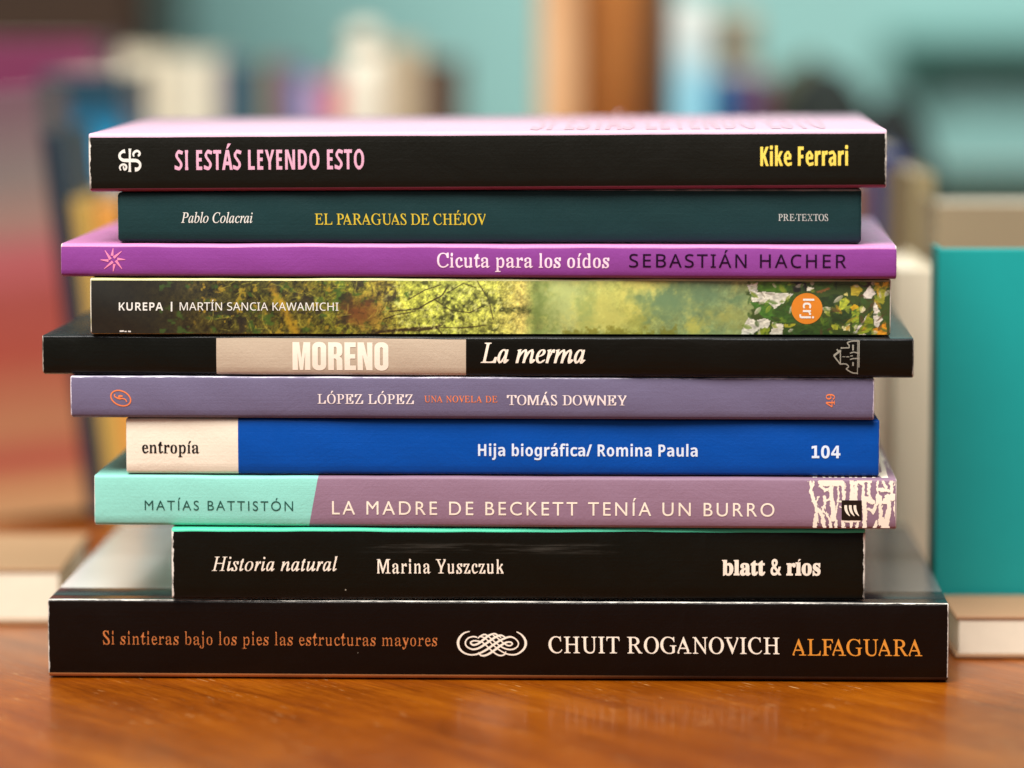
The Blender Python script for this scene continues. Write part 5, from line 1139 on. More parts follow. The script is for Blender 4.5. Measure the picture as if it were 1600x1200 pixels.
# oval with a letter
P = ring(632, 588, 430, 296, math.radians(24), 58)
P += ribbon([(395, 420), (372, 480), (420, 545), (560, 605), (720, 605), (830, 650), (880, 750)], [45, 50, 55, 70, 50, 52, 40])
P += ribbon([(530, 540), (610, 500), (715, 505)], [90, 95, 50])
B[6].ink_px('oval_emblem', zoomed(P, 165, 600, 26.67), ink_mat('orange', None))
# house drawn in lines
P = []
for pts, w in (([(125, 575), (300, 440)], 48), ([(125, 575), (285, 785)], 30), ([(290, 440), (290, 785)], 26), ([(310, 385), (400, 378), (505, 378)], 26),
               ([(505, 378), (512, 320), (470, 270), (480, 240), (590, 208), (740, 206), (762, 190)], 28), ([(758, 190), (752, 870)], 26), ([(722, 230), (716, 1040)], 16),
               ([(285, 785), (420, 780), (490, 830), (480, 870), (440, 900), (480, 940), (600, 1005), (730, 1012)], 28), ([(606, 300), (606, 440)], 36), ([(606, 735), (606, 830)], 36),
               ([(530, 515), (620, 485), (740, 510)], 26), ([(540, 582), (600, 575)], 24), ([(530, 670), (620, 645), (740, 645)], 26), ([(340, 600), (420, 600)], 16), ([(440, 600), (510, 600)], 22),
               ([(200, 410), (240, 460)], 34), ([(300, 390), (335, 375)], 40)):
    P += ribbon(pts, w, 4)
B[5].ink_px('house_emblem', zoomed(P, 1295, 520, 16), ink_mat('silver', C(150, 146, 132)))
# woven flourish
P = []
for pts, w in (([(355, 140), (250, 172), (165, 255), (132, 360), (160, 470), (240, 550), (350, 588), (450, 588), (560, 555), (690, 485), (800, 405), (920, 325), (1040, 268), (1140, 246), (1230, 280), (1290, 355), (1275, 430), (1200, 480), (1100, 487), (1000, 455), (890, 385), (790, 300), (700, 225), (640, 200), (570, 225), (510, 275)],
                [16, 28, 42, 48, 40, 32, 28, 30, 36, 40, 40, 40, 38, 32, 24, 24, 24, 28, 28, 28, 24, 24, 26, 28, 26, 22]),
               ([(1255, 148), (1345, 200), (1415, 290), (1432, 380), (1395, 480), (1290, 565), (1180, 590), (1060, 570), (930, 500), (820, 415), (720, 325), (620, 255), (560, 240)],
                [16, 28, 42, 46, 40, 32, 28, 26, 24, 24, 24, 24, 22]),
               ([(520, 545), (570, 600), (640, 606), (720, 575), (820, 510), (920, 435), (1020, 370), (1090, 345), (1150, 350), (1175, 382), (1130, 415), (1060, 400), (970, 335), (880, 260), (800, 215)],
                [20, 30, 36, 40, 42, 42, 40, 30, 28, 26, 26, 26, 24, 24, 22]),
               ([(500, 255), (420, 240), (320, 275), (272, 360), (310, 440), (410, 485), (520, 465), (640, 395), (760, 310), (860, 245), (940, 215), (1010, 235), (1050, 275)],
                [26, 26, 26, 28, 28, 32, 38, 42, 42, 40, 32, 26, 22]),
               ([(1050, 525), (1030, 580), (960, 605), (880, 585), (790, 520), (700, 435), (600, 350), (510, 325), (430, 322), (372, 355), (420, 400), (510, 380), (600, 315), (700, 235), (780, 195), (850, 188), (910, 225), (960, 260)],
                [18, 24, 28, 28, 26, 26, 26, 26, 28, 30, 36, 40, 42, 40, 34, 28, 24, 22])):
    P += ribbon(pts, w, 6)
B[10].ink_px('flourish_emblem', zoomed(P, 705, 975, 12.3), ink_mat('cream', None))
# cream fur pattern and the small black square with three strokes
FUR = (([(110, 190), (130, 350), (170, 470), (212, 560), (215, 640), (205, 800), (190, 945)], [30, 66, 62, 52, 52, 60, 78]), ([(160, 190), (145, 270)], 40), ([(240, 430), (205, 520)], 24),
               ([(240, 620), (310, 740), (330, 860), (348, 945)], [40, 70, 60, 42]), ([(345, 430), (340, 560), (318, 640), (390, 720), (440, 790)], 42), ([(230, 640), (310, 660)], 40),
               ([(290, 205), (620, 205)], 110), ([(260, 250), (350, 318), (420, 300)], 40), ([(450, 280), (450, 420), (470, 540), (490, 680), (485, 780)], [80, 60, 62, 90, 90]), ([(435, 790), (440, 945)], 48),
               ([(515, 780), (530, 945)], 48), ([(555, 290), (572, 400), (555, 540), (530, 640), (515, 720)], 36), ([(645, 190), (655, 480)], 62), ([(370, 475), (450, 460)], 40), ([(590, 500), (640, 510)], 26), ([(590, 590), (640, 600)], 26),
               ([(785, 160), (785, 480)], 74), ([(850, 210), (842, 480)], 60), ([(780, 190), (1090, 175)], 46), ([(900, 200), (960, 190)], 60), ([(962, 190), (962, 480)], 52), ([(962, 440), (990, 600), (990, 945)], [70, 80, 66]),
               ([(1062, 190), (1064, 400), (1090, 500)], 52), ([(990, 440), (1110, 500)], 80), ([(1195, 175), (1205, 400), (1190, 520), (1130, 660)], [30, 40, 60, 60]), ([(1050, 610), (1130, 670)], 40),
               ([(1290, 170), (1345, 310)], 40), ([(1215, 305), (1410, 330)], 56), ([(1425, 190), (1420, 420)], 56), ([(1360, 430), (1510, 430)], 110), ([(1235, 420), (1240, 560), (1242, 800)], 62), ([(1330, 470), (1380, 480)], 90), ([(1250, 510), (1350, 520)], 60), ([(1330, 400), (1350, 500)], 36),
               ([(1372, 450), (1378, 600), (1352, 780), (1335, 945)], 78), ([(1260, 800), (1330, 945)], 120), ([(1180, 830), (1140, 945)], 56), ([(1490, 480), (1470, 640), (1505, 760), (1490, 945)], 36), ([(1495, 170), (1480, 240)], 26),
               ([(640, 800), (645, 945)], 56), ([(770, 800), (770, 945)], 52), ([(885, 800), (855, 945)], 44), ([(620, 822), (900, 815)], 30))
B[8].ink_px('publisher_emblem', [[(1315, 781.5), (1346.5, 781.8), (1346.5, 813.2), (1315, 812.8)]], ink_mat('brown_black', C(34, 22, 16)), 0.00017)
P = []
for dx in (0, 74, 148):
    P += ribbon([(685 + dx, 560), (688 + dx, 620), (710 + dx, 680), (752 + dx, 735)], [42, 44, 36, 8])
B[8].ink_px('publisher_emblem_strokes', zoomed(P, 1255, 735, 10.32), ink_mat('cream', None), 0.00024)
# little white marks where a line of print runs off the edge of the forest spine, and its bar
B[4].ink_px('divider_bar', [[(267, 471.5), (269.4, 471.5), (269.4, 486.5), (267, 486.5)]], ink_mat('white', None), 0.00022)
B[4].ink_px('cropped_lettering', ribbon([(187, 517.6), (193.5, 517.2)], 2.4) + ribbon([(194.5, 518), (198, 517.8)], 1.8) + ribbon([(200, 517.6), (204.5, 518)], 2.0), ink_mat('white', None), 0.00022)


# the forest picture: a fine grid of print dots with its own colour each
def vnoise(x, y, seed):
    xi, yi = np.floor(x).astype(np.int64), np.floor(y).astype(np.int64)
    fx, fy = x - xi, y - yi
    fx, fy = fx * fx * (3 - 2 * fx), fy * fy * (3 - 2 * fy)

    def h(a, c):
        n = (a * 374761393 + c * 668265263 + seed * 974711) & 0x7fffffff
        n = ((n ^ (n >> 13)) * 1274126177) & 0x7fffffff
        return ((n ^ (n >> 16)) & 0xffff) / 65535.0
    return (h(xi, yi) * (1 - fx) + h(xi + 1, yi) * fx) * (1 - fy) + (h(xi, yi + 1) * (1 - fx) + h(xi + 1, yi + 1) * fx) * fy


def fbm(x, y, seed, octv=4, gain=0.55):
    s, a, t = 0, 1.0, 0
    for k in range(octv):
        s = s + a * vnoise(x * 2 ** k, y * 2 ** k, seed + k * 17)
        t += a
        a *= gain
    return s / t


def in_poly(X, Y, poly):
    r = np.zeros(X.shape, bool)
    n = len(poly)
    for i in range(n):
        x1, y1 = poly[i]
        x2, y2 = poly[i - 1]
        if y1 == y2:
            continue
        r ^= ((y1 > Y) != (y2 > Y)) & (X < (x2 - x1) * (Y - y1) / (y2 - y1) + x1)
    return r


def near_path(X, Y, pts):
    d = np.full(X.shape, 1e9)
    for (x1, y1), (x2, y2) in zip(pts, pts[1:]):
        l2 = (x2 - x1) ** 2 + (y2 - y1) ** 2
        t = np.clip(((X - x1) * (x2 - x1) + (Y - y1) * (y2 - y1)) / l2, 0, 1)
        d = np.minimum(d, np.hypot(X - x1 - t * (x2 - x1), Y - y1 - t * (y2 - y1)))
    return d


def fur_mask():
    """cream print: every small cell within a strand, the strand edges wandering"""
    b = B[8]
    gx, gy = np.meshgrid(np.arange(1258, 1404, 0.42), np.arange(745, 829, 0.42))
    X = (gx - 1255) * 10.32 + (fbm(gx / 3.2, gy / 5, 5, 3) - 0.5) * 46
    Y = (gy - 735) * 10.32 + (fbm(gx / 4, gy / 4, 8, 3) - 0.5) * 46
    d = np.full(X.shape, 1e9)
    for pts, w in FUR:
        ws = [w] * len(pts) if not isinstance(w, (list, tuple)) else w
        for k in range(len(pts) - 1):
            d = np.minimum(d, near_path(X, Y, [pts[k], pts[k + 1]]) - (ws[k] + ws[k + 1]) / 4)
    d += (fbm(gx / 1.6, gy / 2.2, 12, 2) - 0.5) * 26
    keep = d < 0
    V, Fc, idx = [], [], {}
    zlo, zhi, xhi = b.rb * 0.6, b.T - b.r * 0.5, b.W / 2 - 0.0004
    P0 = b.loc(1258, 745)
    for j in range(gx.shape[0] - 1):
        for i in range(gx.shape[1] - 1):
            if not keep[j, i]:
                continue
            q = []
            for jj, ii in ((j, i), (j + 1, i), (j + 1, i + 1), (j, i + 1)):
                if (jj, ii) not in idx:
                    lx, lz = b.loc(gx[jj, ii], gy[jj, ii])
                    lx, lz = min(lx, xhi), min(max(lz, zlo), zhi)
                    idx[jj, ii] = len(V)
                    V.append((lx, b.shape(lx, 0, lz)[1] - 0.0001 , lz))
                q.append(idx[jj, ii])
            Fc.append(tuple(q))
    mesh_obj('fur_pattern', V, Fc, ink_mat('cream', None), b.root)
    # the same pattern runs on over the front cover
    P = []
    for pts, w in FUR:
        P += ribbon([((x + 1255 * 10.32), y) for x, y in pts], w, 3)
    xs = [(b.loc(x / 10.32, 780)[0] * 1000, (900 - y) * 0.09 + 4) for c in P for x, y in c]
    polys, k = [], 0
    for c in P:
        polys.append(xs[k:k + len(c)])
        k += len(c)
    polys = [[(min(x, b.W * 500 - 0.6), max(y, 2.2)) for x, y in c] for c in polys]
    v, f = fill_union(polys)
    vs = [(x / 1000, y / 1000, b.T + 0.00005) for x, y in v]
    mesh_obj('cover_fur_pattern', vs, f, ink_mat('cream', None), b.root)


fur_mask()


def forest_picture():
    b = B[4]
    NX, NY = 1000, 72
    zb, zt = b.r * 0.95, b.T - b.r * 0.9
    gx = np.linspace(-b.W / 2 + 0.0003, b.W / 2 - 0.0003, NX)
    gz = np.linspace(zb, zt, NY)
    LX, LZ = np.meshgrid(gx, gz)
    X = 141 + (LX + b.W / 2) / b.W * 1251
    Y = 525 - (LZ / b.T) * 86
    warp = (fbm(X / 30, Y / 30, 3) - 0.5) * 26
    Xw, Yw = X + warp, Y + (fbm(X / 26, Y / 26, 9) - 0.5) * 22
    f1 = fbm(X / 9, Y / 9, 21, 5, 0.7)
    f2 = fbm(X / 3.2, Y / 3.2, 33, 3, 0.7)
    f3 = fbm(Xw / 40, Yw / 30, 41, 4)
    hx = np.array([141, 230, 300, 400, 480, 540, 590, 640, 700, 770, 815, 840, 900, 985, 1040, 1110, 1160, 1392], float)
    cols = np.array([(24, 22, 14), (30, 27, 14), (52, 46, 18), (74, 66, 22), (96, 84, 28), (124, 118, 36), (138, 118, 44), (156, 160, 62), (168, 176, 74), (178, 182, 80), (206, 192, 100), (172, 176, 96), (176, 186, 112), (178, 182, 92), (140, 156, 94), (118, 142, 96), (146, 160, 100), (90, 110, 50)], float)
    base = np.stack([np.interp(Xw, hx, cols[:, k]) for k in range(3)], -1)
    sm = lambda v, a, z: (lambda t: t * t * (3 - 2 * t))(np.clip((v - a) / (z - a), 0, 1))
    amp = np.interp(X, [141, 260, 330, 600, 770, 880, 1160], [0.15, 0.5, 1.1, 1.0, 0.75, 0.22, 0.25])[..., None]
    c = base * (1 + amp * ((f1 - 0.5) * 2.0 + (f2 - 0.5) * 1.1)[..., None])
    def blend(mask, col, a=1.0):
        nonlocal c
        m = (np.clip(mask, 0, 1) * a)[..., None]
        c = c * (1 - m) + np.array(col, float) * m
    # yellow and brown leaves of the dark wood
    blend((fbm(X / 8, Y / 8, 55, 3) - 0.66) * 12 * sm(X, 280, 340) * sm(X, 580, 530), (176, 140, 40), 0.8)
    blend((fbm(X / 14, Y / 11, 57, 3) - 0.6) * 8 * (X > 250) * (X < 640), (60, 92, 30), 0.7)
    blend((fbm(X / 18, Y / 14, 61, 4) - 0.58) * 9 * (X > 330) * (X < 620), (40, 32, 24), 0.75)
    blend(1.2 - np.hypot((X - 563) / 34, (Y - 490) / 26) + (f1 - 0.5) * 1.4, (120, 66, 34), 0.85)
    blend((1 - near_path(X, Y, [(425, 455), (445, 480), (452, 500), (462, 520)]) / 9) + (f1 - .5) * 1.5, (196, 146, 36), 0.85)
    # fine twigs
    rnd = random.Random(5)
    for k in range(90):
        x, y = rnd.uniform(330, 640), rnd.uniform(442, 522)
        a = rnd.uniform(0, 6.28)
        L = rnd.uniform(6, 20)
        pts = [(x, y), (x + L * math.cos(a) * 0.5 + rnd.uniform(-2, 2), y + L * math.sin(a) * 0.5), (x + L * math.cos(a), y + L * math.sin(a))]
        sel = (np.abs(X - x) < 24)
        col = (188, 170, 70) if rnd.random() < 0.6 else (44, 34, 16)
        m = np.zeros(X.shape)
        m[sel] = 1 - near_path(X[sel], Y[sel], pts) / 1.1
        blend(m, col, 0.6)
    # bare branches and dark leaf clumps over the bright part
    for pts, w in (([(590, 520), (640, 514), (682, 512), (690, 508)], 2.2), ([(600, 517), (660, 516), (684, 513)], 2.0), ([(683, 511), (692, 523)], 1.3), ([(690, 512), (720, 513), (760, 509)], 0.9),
                   ([(610, 488), (655, 484), (672, 474), (692, 464), (700, 452)], 1.3), ([(640, 470), (665, 456), (690, 448)], 0.9), ([(680, 470), (705, 486), (735, 490), (760, 478)], 1.0), ([(745, 440), (765, 470), (772, 500)], 1.0), ([(700, 460), (725, 446), (745, 452)], 0.8), ([(600, 500), (620, 493), (650, 488)], 0.9)):
        blend(1.3 - near_path(X, Y, pts) / w, (48, 36, 16), 0.9)
    for cx, cy, rx, ry in ((765, 470, 16, 18), (712, 482, 20, 16), (668, 446, 12, 7), (696, 468, 10, 9), (738, 476, 12, 9), (820, 486, 14, 5), (790, 486, 12, 4), (770, 515, 16, 10), (700, 498, 22, 8)):
        blend(1.0 - np.hypot((X - cx) / rx, (Y - cy) / ry) + (fbm(X / 6, Y / 6, 77, 3) - 0.5) * 3.4, (58, 62, 26), 0.8)
    blend((fbm(X / 5, Y / 5, 88, 3) - 0.62) * 9 * sm(X, 590, 630) * sm(X, 850, 790), (224, 226, 136), 0.6)
    # soft distant trees
    blend((f3 - 0.5) * 6 * sm(X, 830, 880) * (X < 1175), (214, 208, 106), 0.55)
    blend((fbm(Xw / 34, Yw / 26, 91, 3) - 0.52) * 6 * sm(X, 940, 1000) * (X < 1180), (92, 122, 84), 0.7)
    for cx, cy, rx, ry, col, a in ((852, 482, 22, 50, (112, 134, 68), .75), (880, 470, 34, 44, (176, 190, 118), .8), (918, 484, 14, 50, (140, 158, 84), .6), (948, 486, 30, 34, (186, 186, 96), .7), (1000, 500, 26, 22, (150, 156, 72), .6), (1045, 474, 36, 30, (104, 132, 92), .75), (1098, 462, 40, 34, (98, 126, 90), .75), (1134, 500, 40, 22, (140, 148, 80), .6), (1010, 446, 34, 16, (220, 212, 110), .7), (1085, 514, 18, 14, (190, 184, 80), .7)):
        blend(1.25 - np.hypot((Xw - cx) / rx, (Yw - cy) / ry) + (fbm(X / 7, Y / 7, int(cx), 3) - 0.5) * 1.5, col, a)
    blend((1 - np.abs(X - 838 - warp * 0.9) / 16) + (f1 - 0.5), (92, 114, 50), 0.5)
    blend((Y - 512 + (fbm(X / 7, Y / 7, 93, 3) - 0.5) * 34) / 8 * (X > 880) * (X < 1060), (120, 116, 34), 0.7)
    # leaves at the right end
    Z = lambda pts: [(1140 + x / 6.154, 430 + y / 6.154) for x, y in pts]
    edge = (X - 1172 - (fbm(X / 10, Y / 10, 95, 3) - 0.5) * 30) / 4
    blend(edge, (58, 76, 30), 1.0)
    c = c * (1 + (np.clip(edge, 0, 1) * (f2 - 0.5) * 0.25)[..., None])
    leaf = [
        ((210, 208, 190), [(200, 150), (270, 170), (420, 175), (500, 180), (620, 190), (560, 240), (440, 330), (380, 270), (220, 260)]),
        ((206, 204, 186), [(130, 500), (190, 400), (260, 440), (330, 410), (400, 440), (380, 500), (280, 520), (220, 590), (110, 590)]),
        ((206, 200, 180), [(420, 450), (520, 470), (510, 600), (380, 600), (410, 520)]),
        ((204, 202, 186), [(170, 110), (270, 80), (270, 160), (200, 170)]),
        ((76, 118, 34), [(280, 80), (590, 70), (600, 150), (480, 180), (270, 160)]),
        ((62, 104, 34), [(200, 265), (380, 270), (430, 340), (440, 440), (330, 410), (250, 330)]),
        ((52, 84, 30), [(440, 330), (600, 210), (640, 300), (620, 450), (500, 460), (440, 440)]),
        ((34, 34, 28), [(590, 80), (730, 80), (750, 160), (620, 180)]),
        ((120, 136, 34), [(260, 580), (300, 510), (400, 500), (360, 590)]),
        ((48, 74, 26), [(530, 500), (760, 470), (950, 440), (1010, 590), (530, 600)]),
        ((40, 58, 26), [(870, 220), (1040, 200), (1000, 330), (900, 310)]),
        ((64, 92, 34), [(820, 90), (1010, 70), (1000, 130), (840, 160)]),
        ((176, 186, 56), [(1040, 330), (1060, 240), (1110, 220), (1160, 250), (1130, 310), (1070, 340)]),
        ((236, 226, 176), disc(938, 340, 26, 30, 12)), ((214, 206, 120), disc(1120, 190, 20, 14, 10)), ((222, 214, 170), disc(1276, 332, 26, 30, 12)), ((222, 220, 196), [(750, 120), (810, 130), (780, 165), (745, 160)]),
        ((200, 160, 30), [(1155, 310), (1200, 280), (1250, 310), (1240, 350), (1180, 340)]),
        ((176, 160, 48), [(1160, 120), (1230, 100), (1280, 150), (1240, 210), (1170, 200)]),
        ((216, 210, 196), [(1290, 190), (1350, 110), (1400, 180), (1360, 230), (1290, 225)]),
        ((206, 164, 40), [(1390, 90), (1530, 70), (1500, 160), (1430, 240)]),
        ((150, 150, 44), [(1440, 130), (1510, 110), (1480, 290), (1420, 260)]),
        ((40, 62, 28), [(960, 400), (1080, 330), (1170, 350), (1170, 460), (1000, 470)]),
        ((138, 158, 46), [(1180, 350), (1250, 360), (1240, 470), (1200, 540), (1175, 440)]),
        ((128, 140, 34), [(1230, 560), (1320, 390), (1380, 420), (1390, 510), (1300, 560)]),
        ((214, 206, 190), [(1380, 300), (1400, 250), (1470, 420), (1430, 500), (1390, 480)]),
        ((214, 204, 190), [(1210, 560), (1240, 480), (1320, 390), (1260, 500)]),
        ((208, 138, 30), [(1370, 520), (1450, 490), (1500, 430), (1520, 590), (1370, 600)]),
        ((216, 206, 150), [(1080, 490), (1160, 460), (1160, 530), (1100, 530)]), ((166, 170, 50), [(985, 470), (1050, 480), (1040, 520), (1000, 520)]),
        ((214, 190, 170), [(1180, 580), (1290, 555), (1360, 590), (1200, 600)]), ((122, 84, 40), [(830, 170), (950, 130), (980, 140), (860, 185)]), ((150, 148, 40), [(520, 470), (640, 465), (600, 500), (540, 500)]),
        ((60, 40, 30), [(1260, 80), (1390, 75), (1330, 130), (1270, 120)]),
    ]
    for col, pts in leaf:
        wx = (fbm(X / 4, Y / 4, 97, 2) - 0.5) * 3.0
        m = in_poly(X + wx, Y + wx * 0.7, Z(pts)).astype(float)
        vein = 1 + (fbm(X / 5, Y / 2.5, 99, 2) - 0.5) * 0.5
        mm_ = m[..., None] * (X > 1150)[..., None]
        c = c * (1 - mm_) + np.array(col, float) * vein[..., None] * mm_
    rl = random.Random(11)
    greens = [(52, 80, 28), (76, 112, 36), (104, 134, 40), (140, 156, 50), (36, 52, 24), (176, 160, 46), (196, 150, 40), (214, 206, 184), (60, 92, 40), (88, 60, 36)]
    for k in range(170):
        x, y = rl.uniform(1168, 1392), rl.uniform(438, 526)
        if abs(x - 1261) < 18 and k % 2:
            continue
        L, w, a = rl.uniform(3.5, 9.5), rl.uniform(1.6, 3.6), rl.uniform(0, 3.14)
        sel = (np.abs(X - x) < 12) & (np.abs(Y - y) < 12)
        u = (X - x) * math.cos(a) + (Y - y) * math.sin(a)
        v = -(X - x) * math.sin(a) + (Y - y) * math.cos(a)
        e = 1.15 - (u / L) ** 2 - np.abs(v) / w
        col = rl.choice(greens if x > 1280 else greens[:5] + greens[7:9])
        m = (np.clip(e * 4, 0, 1) * sel * (0.75 + 0.25 * np.clip(v / w, -1, 1)) * 0.85)[..., None]
        c = c * (1 - m) + np.array(col, float) * (1 - 0.25 * np.clip(1 - np.abs(v) / 0.5, 0, 1))[..., None] * m
    for k in range(26):
        x, y, a = rl.uniform(1180, 1385), rl.uniform(440, 522), rl.uniform(-0.9, 0.9)
        m = (np.clip(1.1 - near_path(X, Y, [(x, y), (x + 14 * math.cos(a), y + 14 * math.sin(a))]) / 0.8, 0, 1) * 0.7)[..., None]
        c = c * (1 - m) + np.array((70, 48, 28), float) * m
    gsh = (sm(X, 280, 380) * sm(X, 640, 540))[..., None] * 0.35
    c = c * (1 - gsh) + c * np.array((0.84, 1.0, 0.8)) * gsh
    c = np.clip(c, 4, 250) / 255
    c = np.where(c <= 0.04045, c / 12.92, ((c + 0.055) / 1.055) ** 2.4)
    V = [(float(LX[j, i]), b.shape(float(LX[j, i]), 0, float(LZ[j, i]))[1] - 0.0001, float(LZ[j, i])) for j in range(NY) for i in range(NX)]
    Fc = [(j * NX + i, j * NX + i + 1, (j + 1) * NX + i + 1, (j + 1) * NX + i) for j in range(NY - 1) for i in range(NX - 1)]
    m = NT('forest_print', 0.45)
    a = m.n('ShaderNodeVertexColor', layer_name='print')
    m.color(a.outputs['Color'])
    o = mesh_obj('forest_picture', V, Fc, m.m, b.root)
    at_ = o.data.color_attributes.new('print', 'FLOAT_COLOR', 'POINT')
    buf = np.ones((NX * NY, 4), np.float32)
    buf[:, :3] = c.reshape(-1, 3)
    at_.data.foreach_set('color', buf.ravel())


forest_picture()
B[4].ink_px('publisher_emblem', [disc(1260.7, 482, 24.3, 24.3, 48)], ink_mat('badge_orange', C(218, 132, 44)), 0.00017)
turned_text(4, 'publisher_lettering', 'lig', 'lcrj', 1260.5, 482.0, 31, 23, False, ink_mat('white', None), 0.00024)


# big pale grey title on the pink cover, seen very flat from the front
def cover_text(bn, part, face, text, xl, xr, y0, y1, mat):
    b = B[bn]
    pens = [l[8] for l in LINES if l[3] == text][0]
    V, T3 = text_mesh(face, text, pens)
    xm, xM = min(v[0] for v in V), max(v[0] for v in V)
    a, c = b.loc(xl, 200)[0], b.loc(xr, 200)[0]
    vs = [(a + (x - xm) / (xM - xm) * (c - a), y0 + v / 500 * (y1 - y0), b.T + 0.0001) for x, v in V]
    fs = []
    for t3 in T3:
        p, q, r = (V[i] for i in t3)
        fs.append(t3 if (q[0] - p[0]) * (r[1] - p[1]) - (q[1] - p[1]) * (r[0] - p[0]) > 0 else tuple(reversed(t3)))
    mesh_obj(part, vs, fs, mat, b.root)


cover_text(1, 'cover_lettering', 'trade', 'SI ESTÁS LEYENDO ESTO', 826, 1300, 0.008, 0.132, ink_mat('faded_grey_pink', C(192, 162, 178)))

# ------------------------------------------------------------------ things behind and beside the stack
def board_mat(name, col, rough=0.5, ramp=None, hgt=0.1, var=0.08):
    m = NT(name, rough)
    m.obj()
    if ramp:
        wob = m.math('MULTIPLY', m.math('SUBTRACT', m.noise(30, 2), 0.5), 0.004)
        c = m.ramp(m.math('DIVIDE', m.math('ADD', m.z, wob), hgt), ramp)
    else:
        c = col
    k = m.noise(120, 3, 0.6)
    m.color(m.mix(k, m.mix(1.0, c, (1 - var, 1 - var, 1 - var, 1), 'MULTIPLY'), c))
    return m.m


def standing_book(x0, x1, ytop, Y, depth, mat, label, group=None, lean=0.0, spin=0.0, zbase=0.0003, pages=PAGES, name='book', low=None):
    """a closed book on end, spine to the camera; x0..x1 and ytop in photograph pixels at the distance Y"""
    zt = at(800, ytop, Y).z
    a, c = at(x0, low or ytop, Y).x, at(x1, low or ytop, Y).x
    w, h = c - a, zt - zbase
    if lean:                                  # the foot of a leaning book stands further right than its middle
        k = -math.tan(lean) * (at(800, low, Y).z - zbase)
        a, c = a + k, c + k
    root = empty(name, ((a + c) / 2, Y, zbase), (0, lean, spin))
    if lean:
        root.location.z += w / 2 * abs(math.sin(lean))
    tag(root, label, 'book', group)
    t = 0.0012 if w > 0.004 else 0.0006
    bm = bmesh.new()
    box(bm, -w / 2, w / 2, 0, t, 0, h, t * 0.45)
    box(bm, -w / 2, -w / 2 + t, t + 0.0001, depth, 0, h)
    box(bm, w / 2 - t, w / 2, t + 0.0001, depth, 0, h)
    bm_obj('cover', bm, mat, root)
    bm = bmesh.new()
    box(bm, -w / 2 + t + 0.0001, w / 2 - t - 0.0001, t + 0.0004, depth - 0.002, 0.0015, h - 0.0015)
    bm_obj('page_block', bm, pages, root)
    return root


def flat_book(x0, x1, Y, depth, thick, mat, label, group=None, zbase=0.0003):
    a, c = at(x0, 1000, Y).x, at(x1, 1000, Y).x
    w = c - a
    root = empty('book', ((a + c) / 2, Y, zbase))
    tag(root, label, 'book', group)
    t = 0.0012
    bm = bmesh.new()
    box(bm, -w / 2, w / 2, 0, depth, thick - t, thick, 0.0004)
    box(bm, -w / 2, w / 2, 0, depth, 0, t, 0.0004)
    box(bm, -w / 2, w / 2, depth - t, depth, t + 0.0001, thick - t - 0.0001)
    bm_obj('cover', bm, mat, root)
    bm = bmesh.new()
    box(bm, -w / 2 + 0.001, w / 2 - 0.001, 0.0005, depth - t - 0.0003, t + 0.0001, thick - t - 0.0001)
    bm_obj('page_block', bm, PALEPAGES, root)
    return root


PALEPAGES = plain('pale_page_edges', C(240, 230, 208), 0.8, 0.06, 200)
LEANERS = 'books leaning at the left behind the stack'
ROW = 'row of blurred books along the wall'

# left of the stack
red_cover = board_mat('banded_red_cover', None, 0.5, [(0.0, C(186, 146, 102)), (0.08, C(176, 122, 82)), (0.13, C(160, 76, 58)), (0.22, C(166, 110, 76)), (0.38, C(154, 66, 50)), (0.5, C(150, 66, 58)), (0.6, C(164, 82, 86)), (0.7, C(142, 112, 102)), (0.8, C(118, 106, 102)), (0.97, C(104, 74, 84))], 0.150)
standing_book(-60, 98, 150, 0.320, 0.10, red_cover, 'large book with banded red and tan cover leaning left of the stack', LEANERS, lean=math.radians(-6.5), low=500)
standing_book(103, 131, 205, 0.325, 0.10, board_mat('navy_teal_cover', C(20, 42, 58), 0.5), 'thin navy book leaning between the red banded book and the yellow one', LEANERS, lean=math.radians(-6.5), low=500)
standing_book(134, 164, 310, 0.325, 0.10, board_mat('yellow_cover', C(186, 152, 74), 0.5), 'yellow book leaning just left of the stack', LEANERS, lean=math.radians(-6.5), low=500)
standing_book(167, 205, 318, 0.326, 0.10, board_mat('orange_cover', C(214, 148, 62), 0.5), 'orange book leaning beside the yellow one', LEANERS, lean=math.radians(-6), low=500)
standing_book(208, 250, 320, 0.330, 0.10, board_mat('brown_cover', C(84, 60, 44), 0.5), 'dark brown book leaning behind the left end of the stack', LEANERS, lean=math.radians(-5.5), low=500)
standing_book(62, 188, 118, 0.46, 0.12, board_mat('blue_cover', None, 0.4, [(0.0, C(10, 120, 170)), (0.82, C(20, 150, 200)), (0.91, C(20, 70, 94)), (1.0, C(24, 50, 58))], 0.155), 'blue book with dark upper edge standing behind the leaning books')
standing_book(-60, 150, 62, 0.58, 0.10, board_mat('magenta_cover', C(112, 34, 74), 0.5), 'dark magenta book below the brown cabinet at the left')
flat_book(-90, 98, 0.095, 0.075, 0.0165, board_mat('beige_cover', C(176, 138, 100), 0.7), 'beige book with cream pages lying flat at the lower left edge')

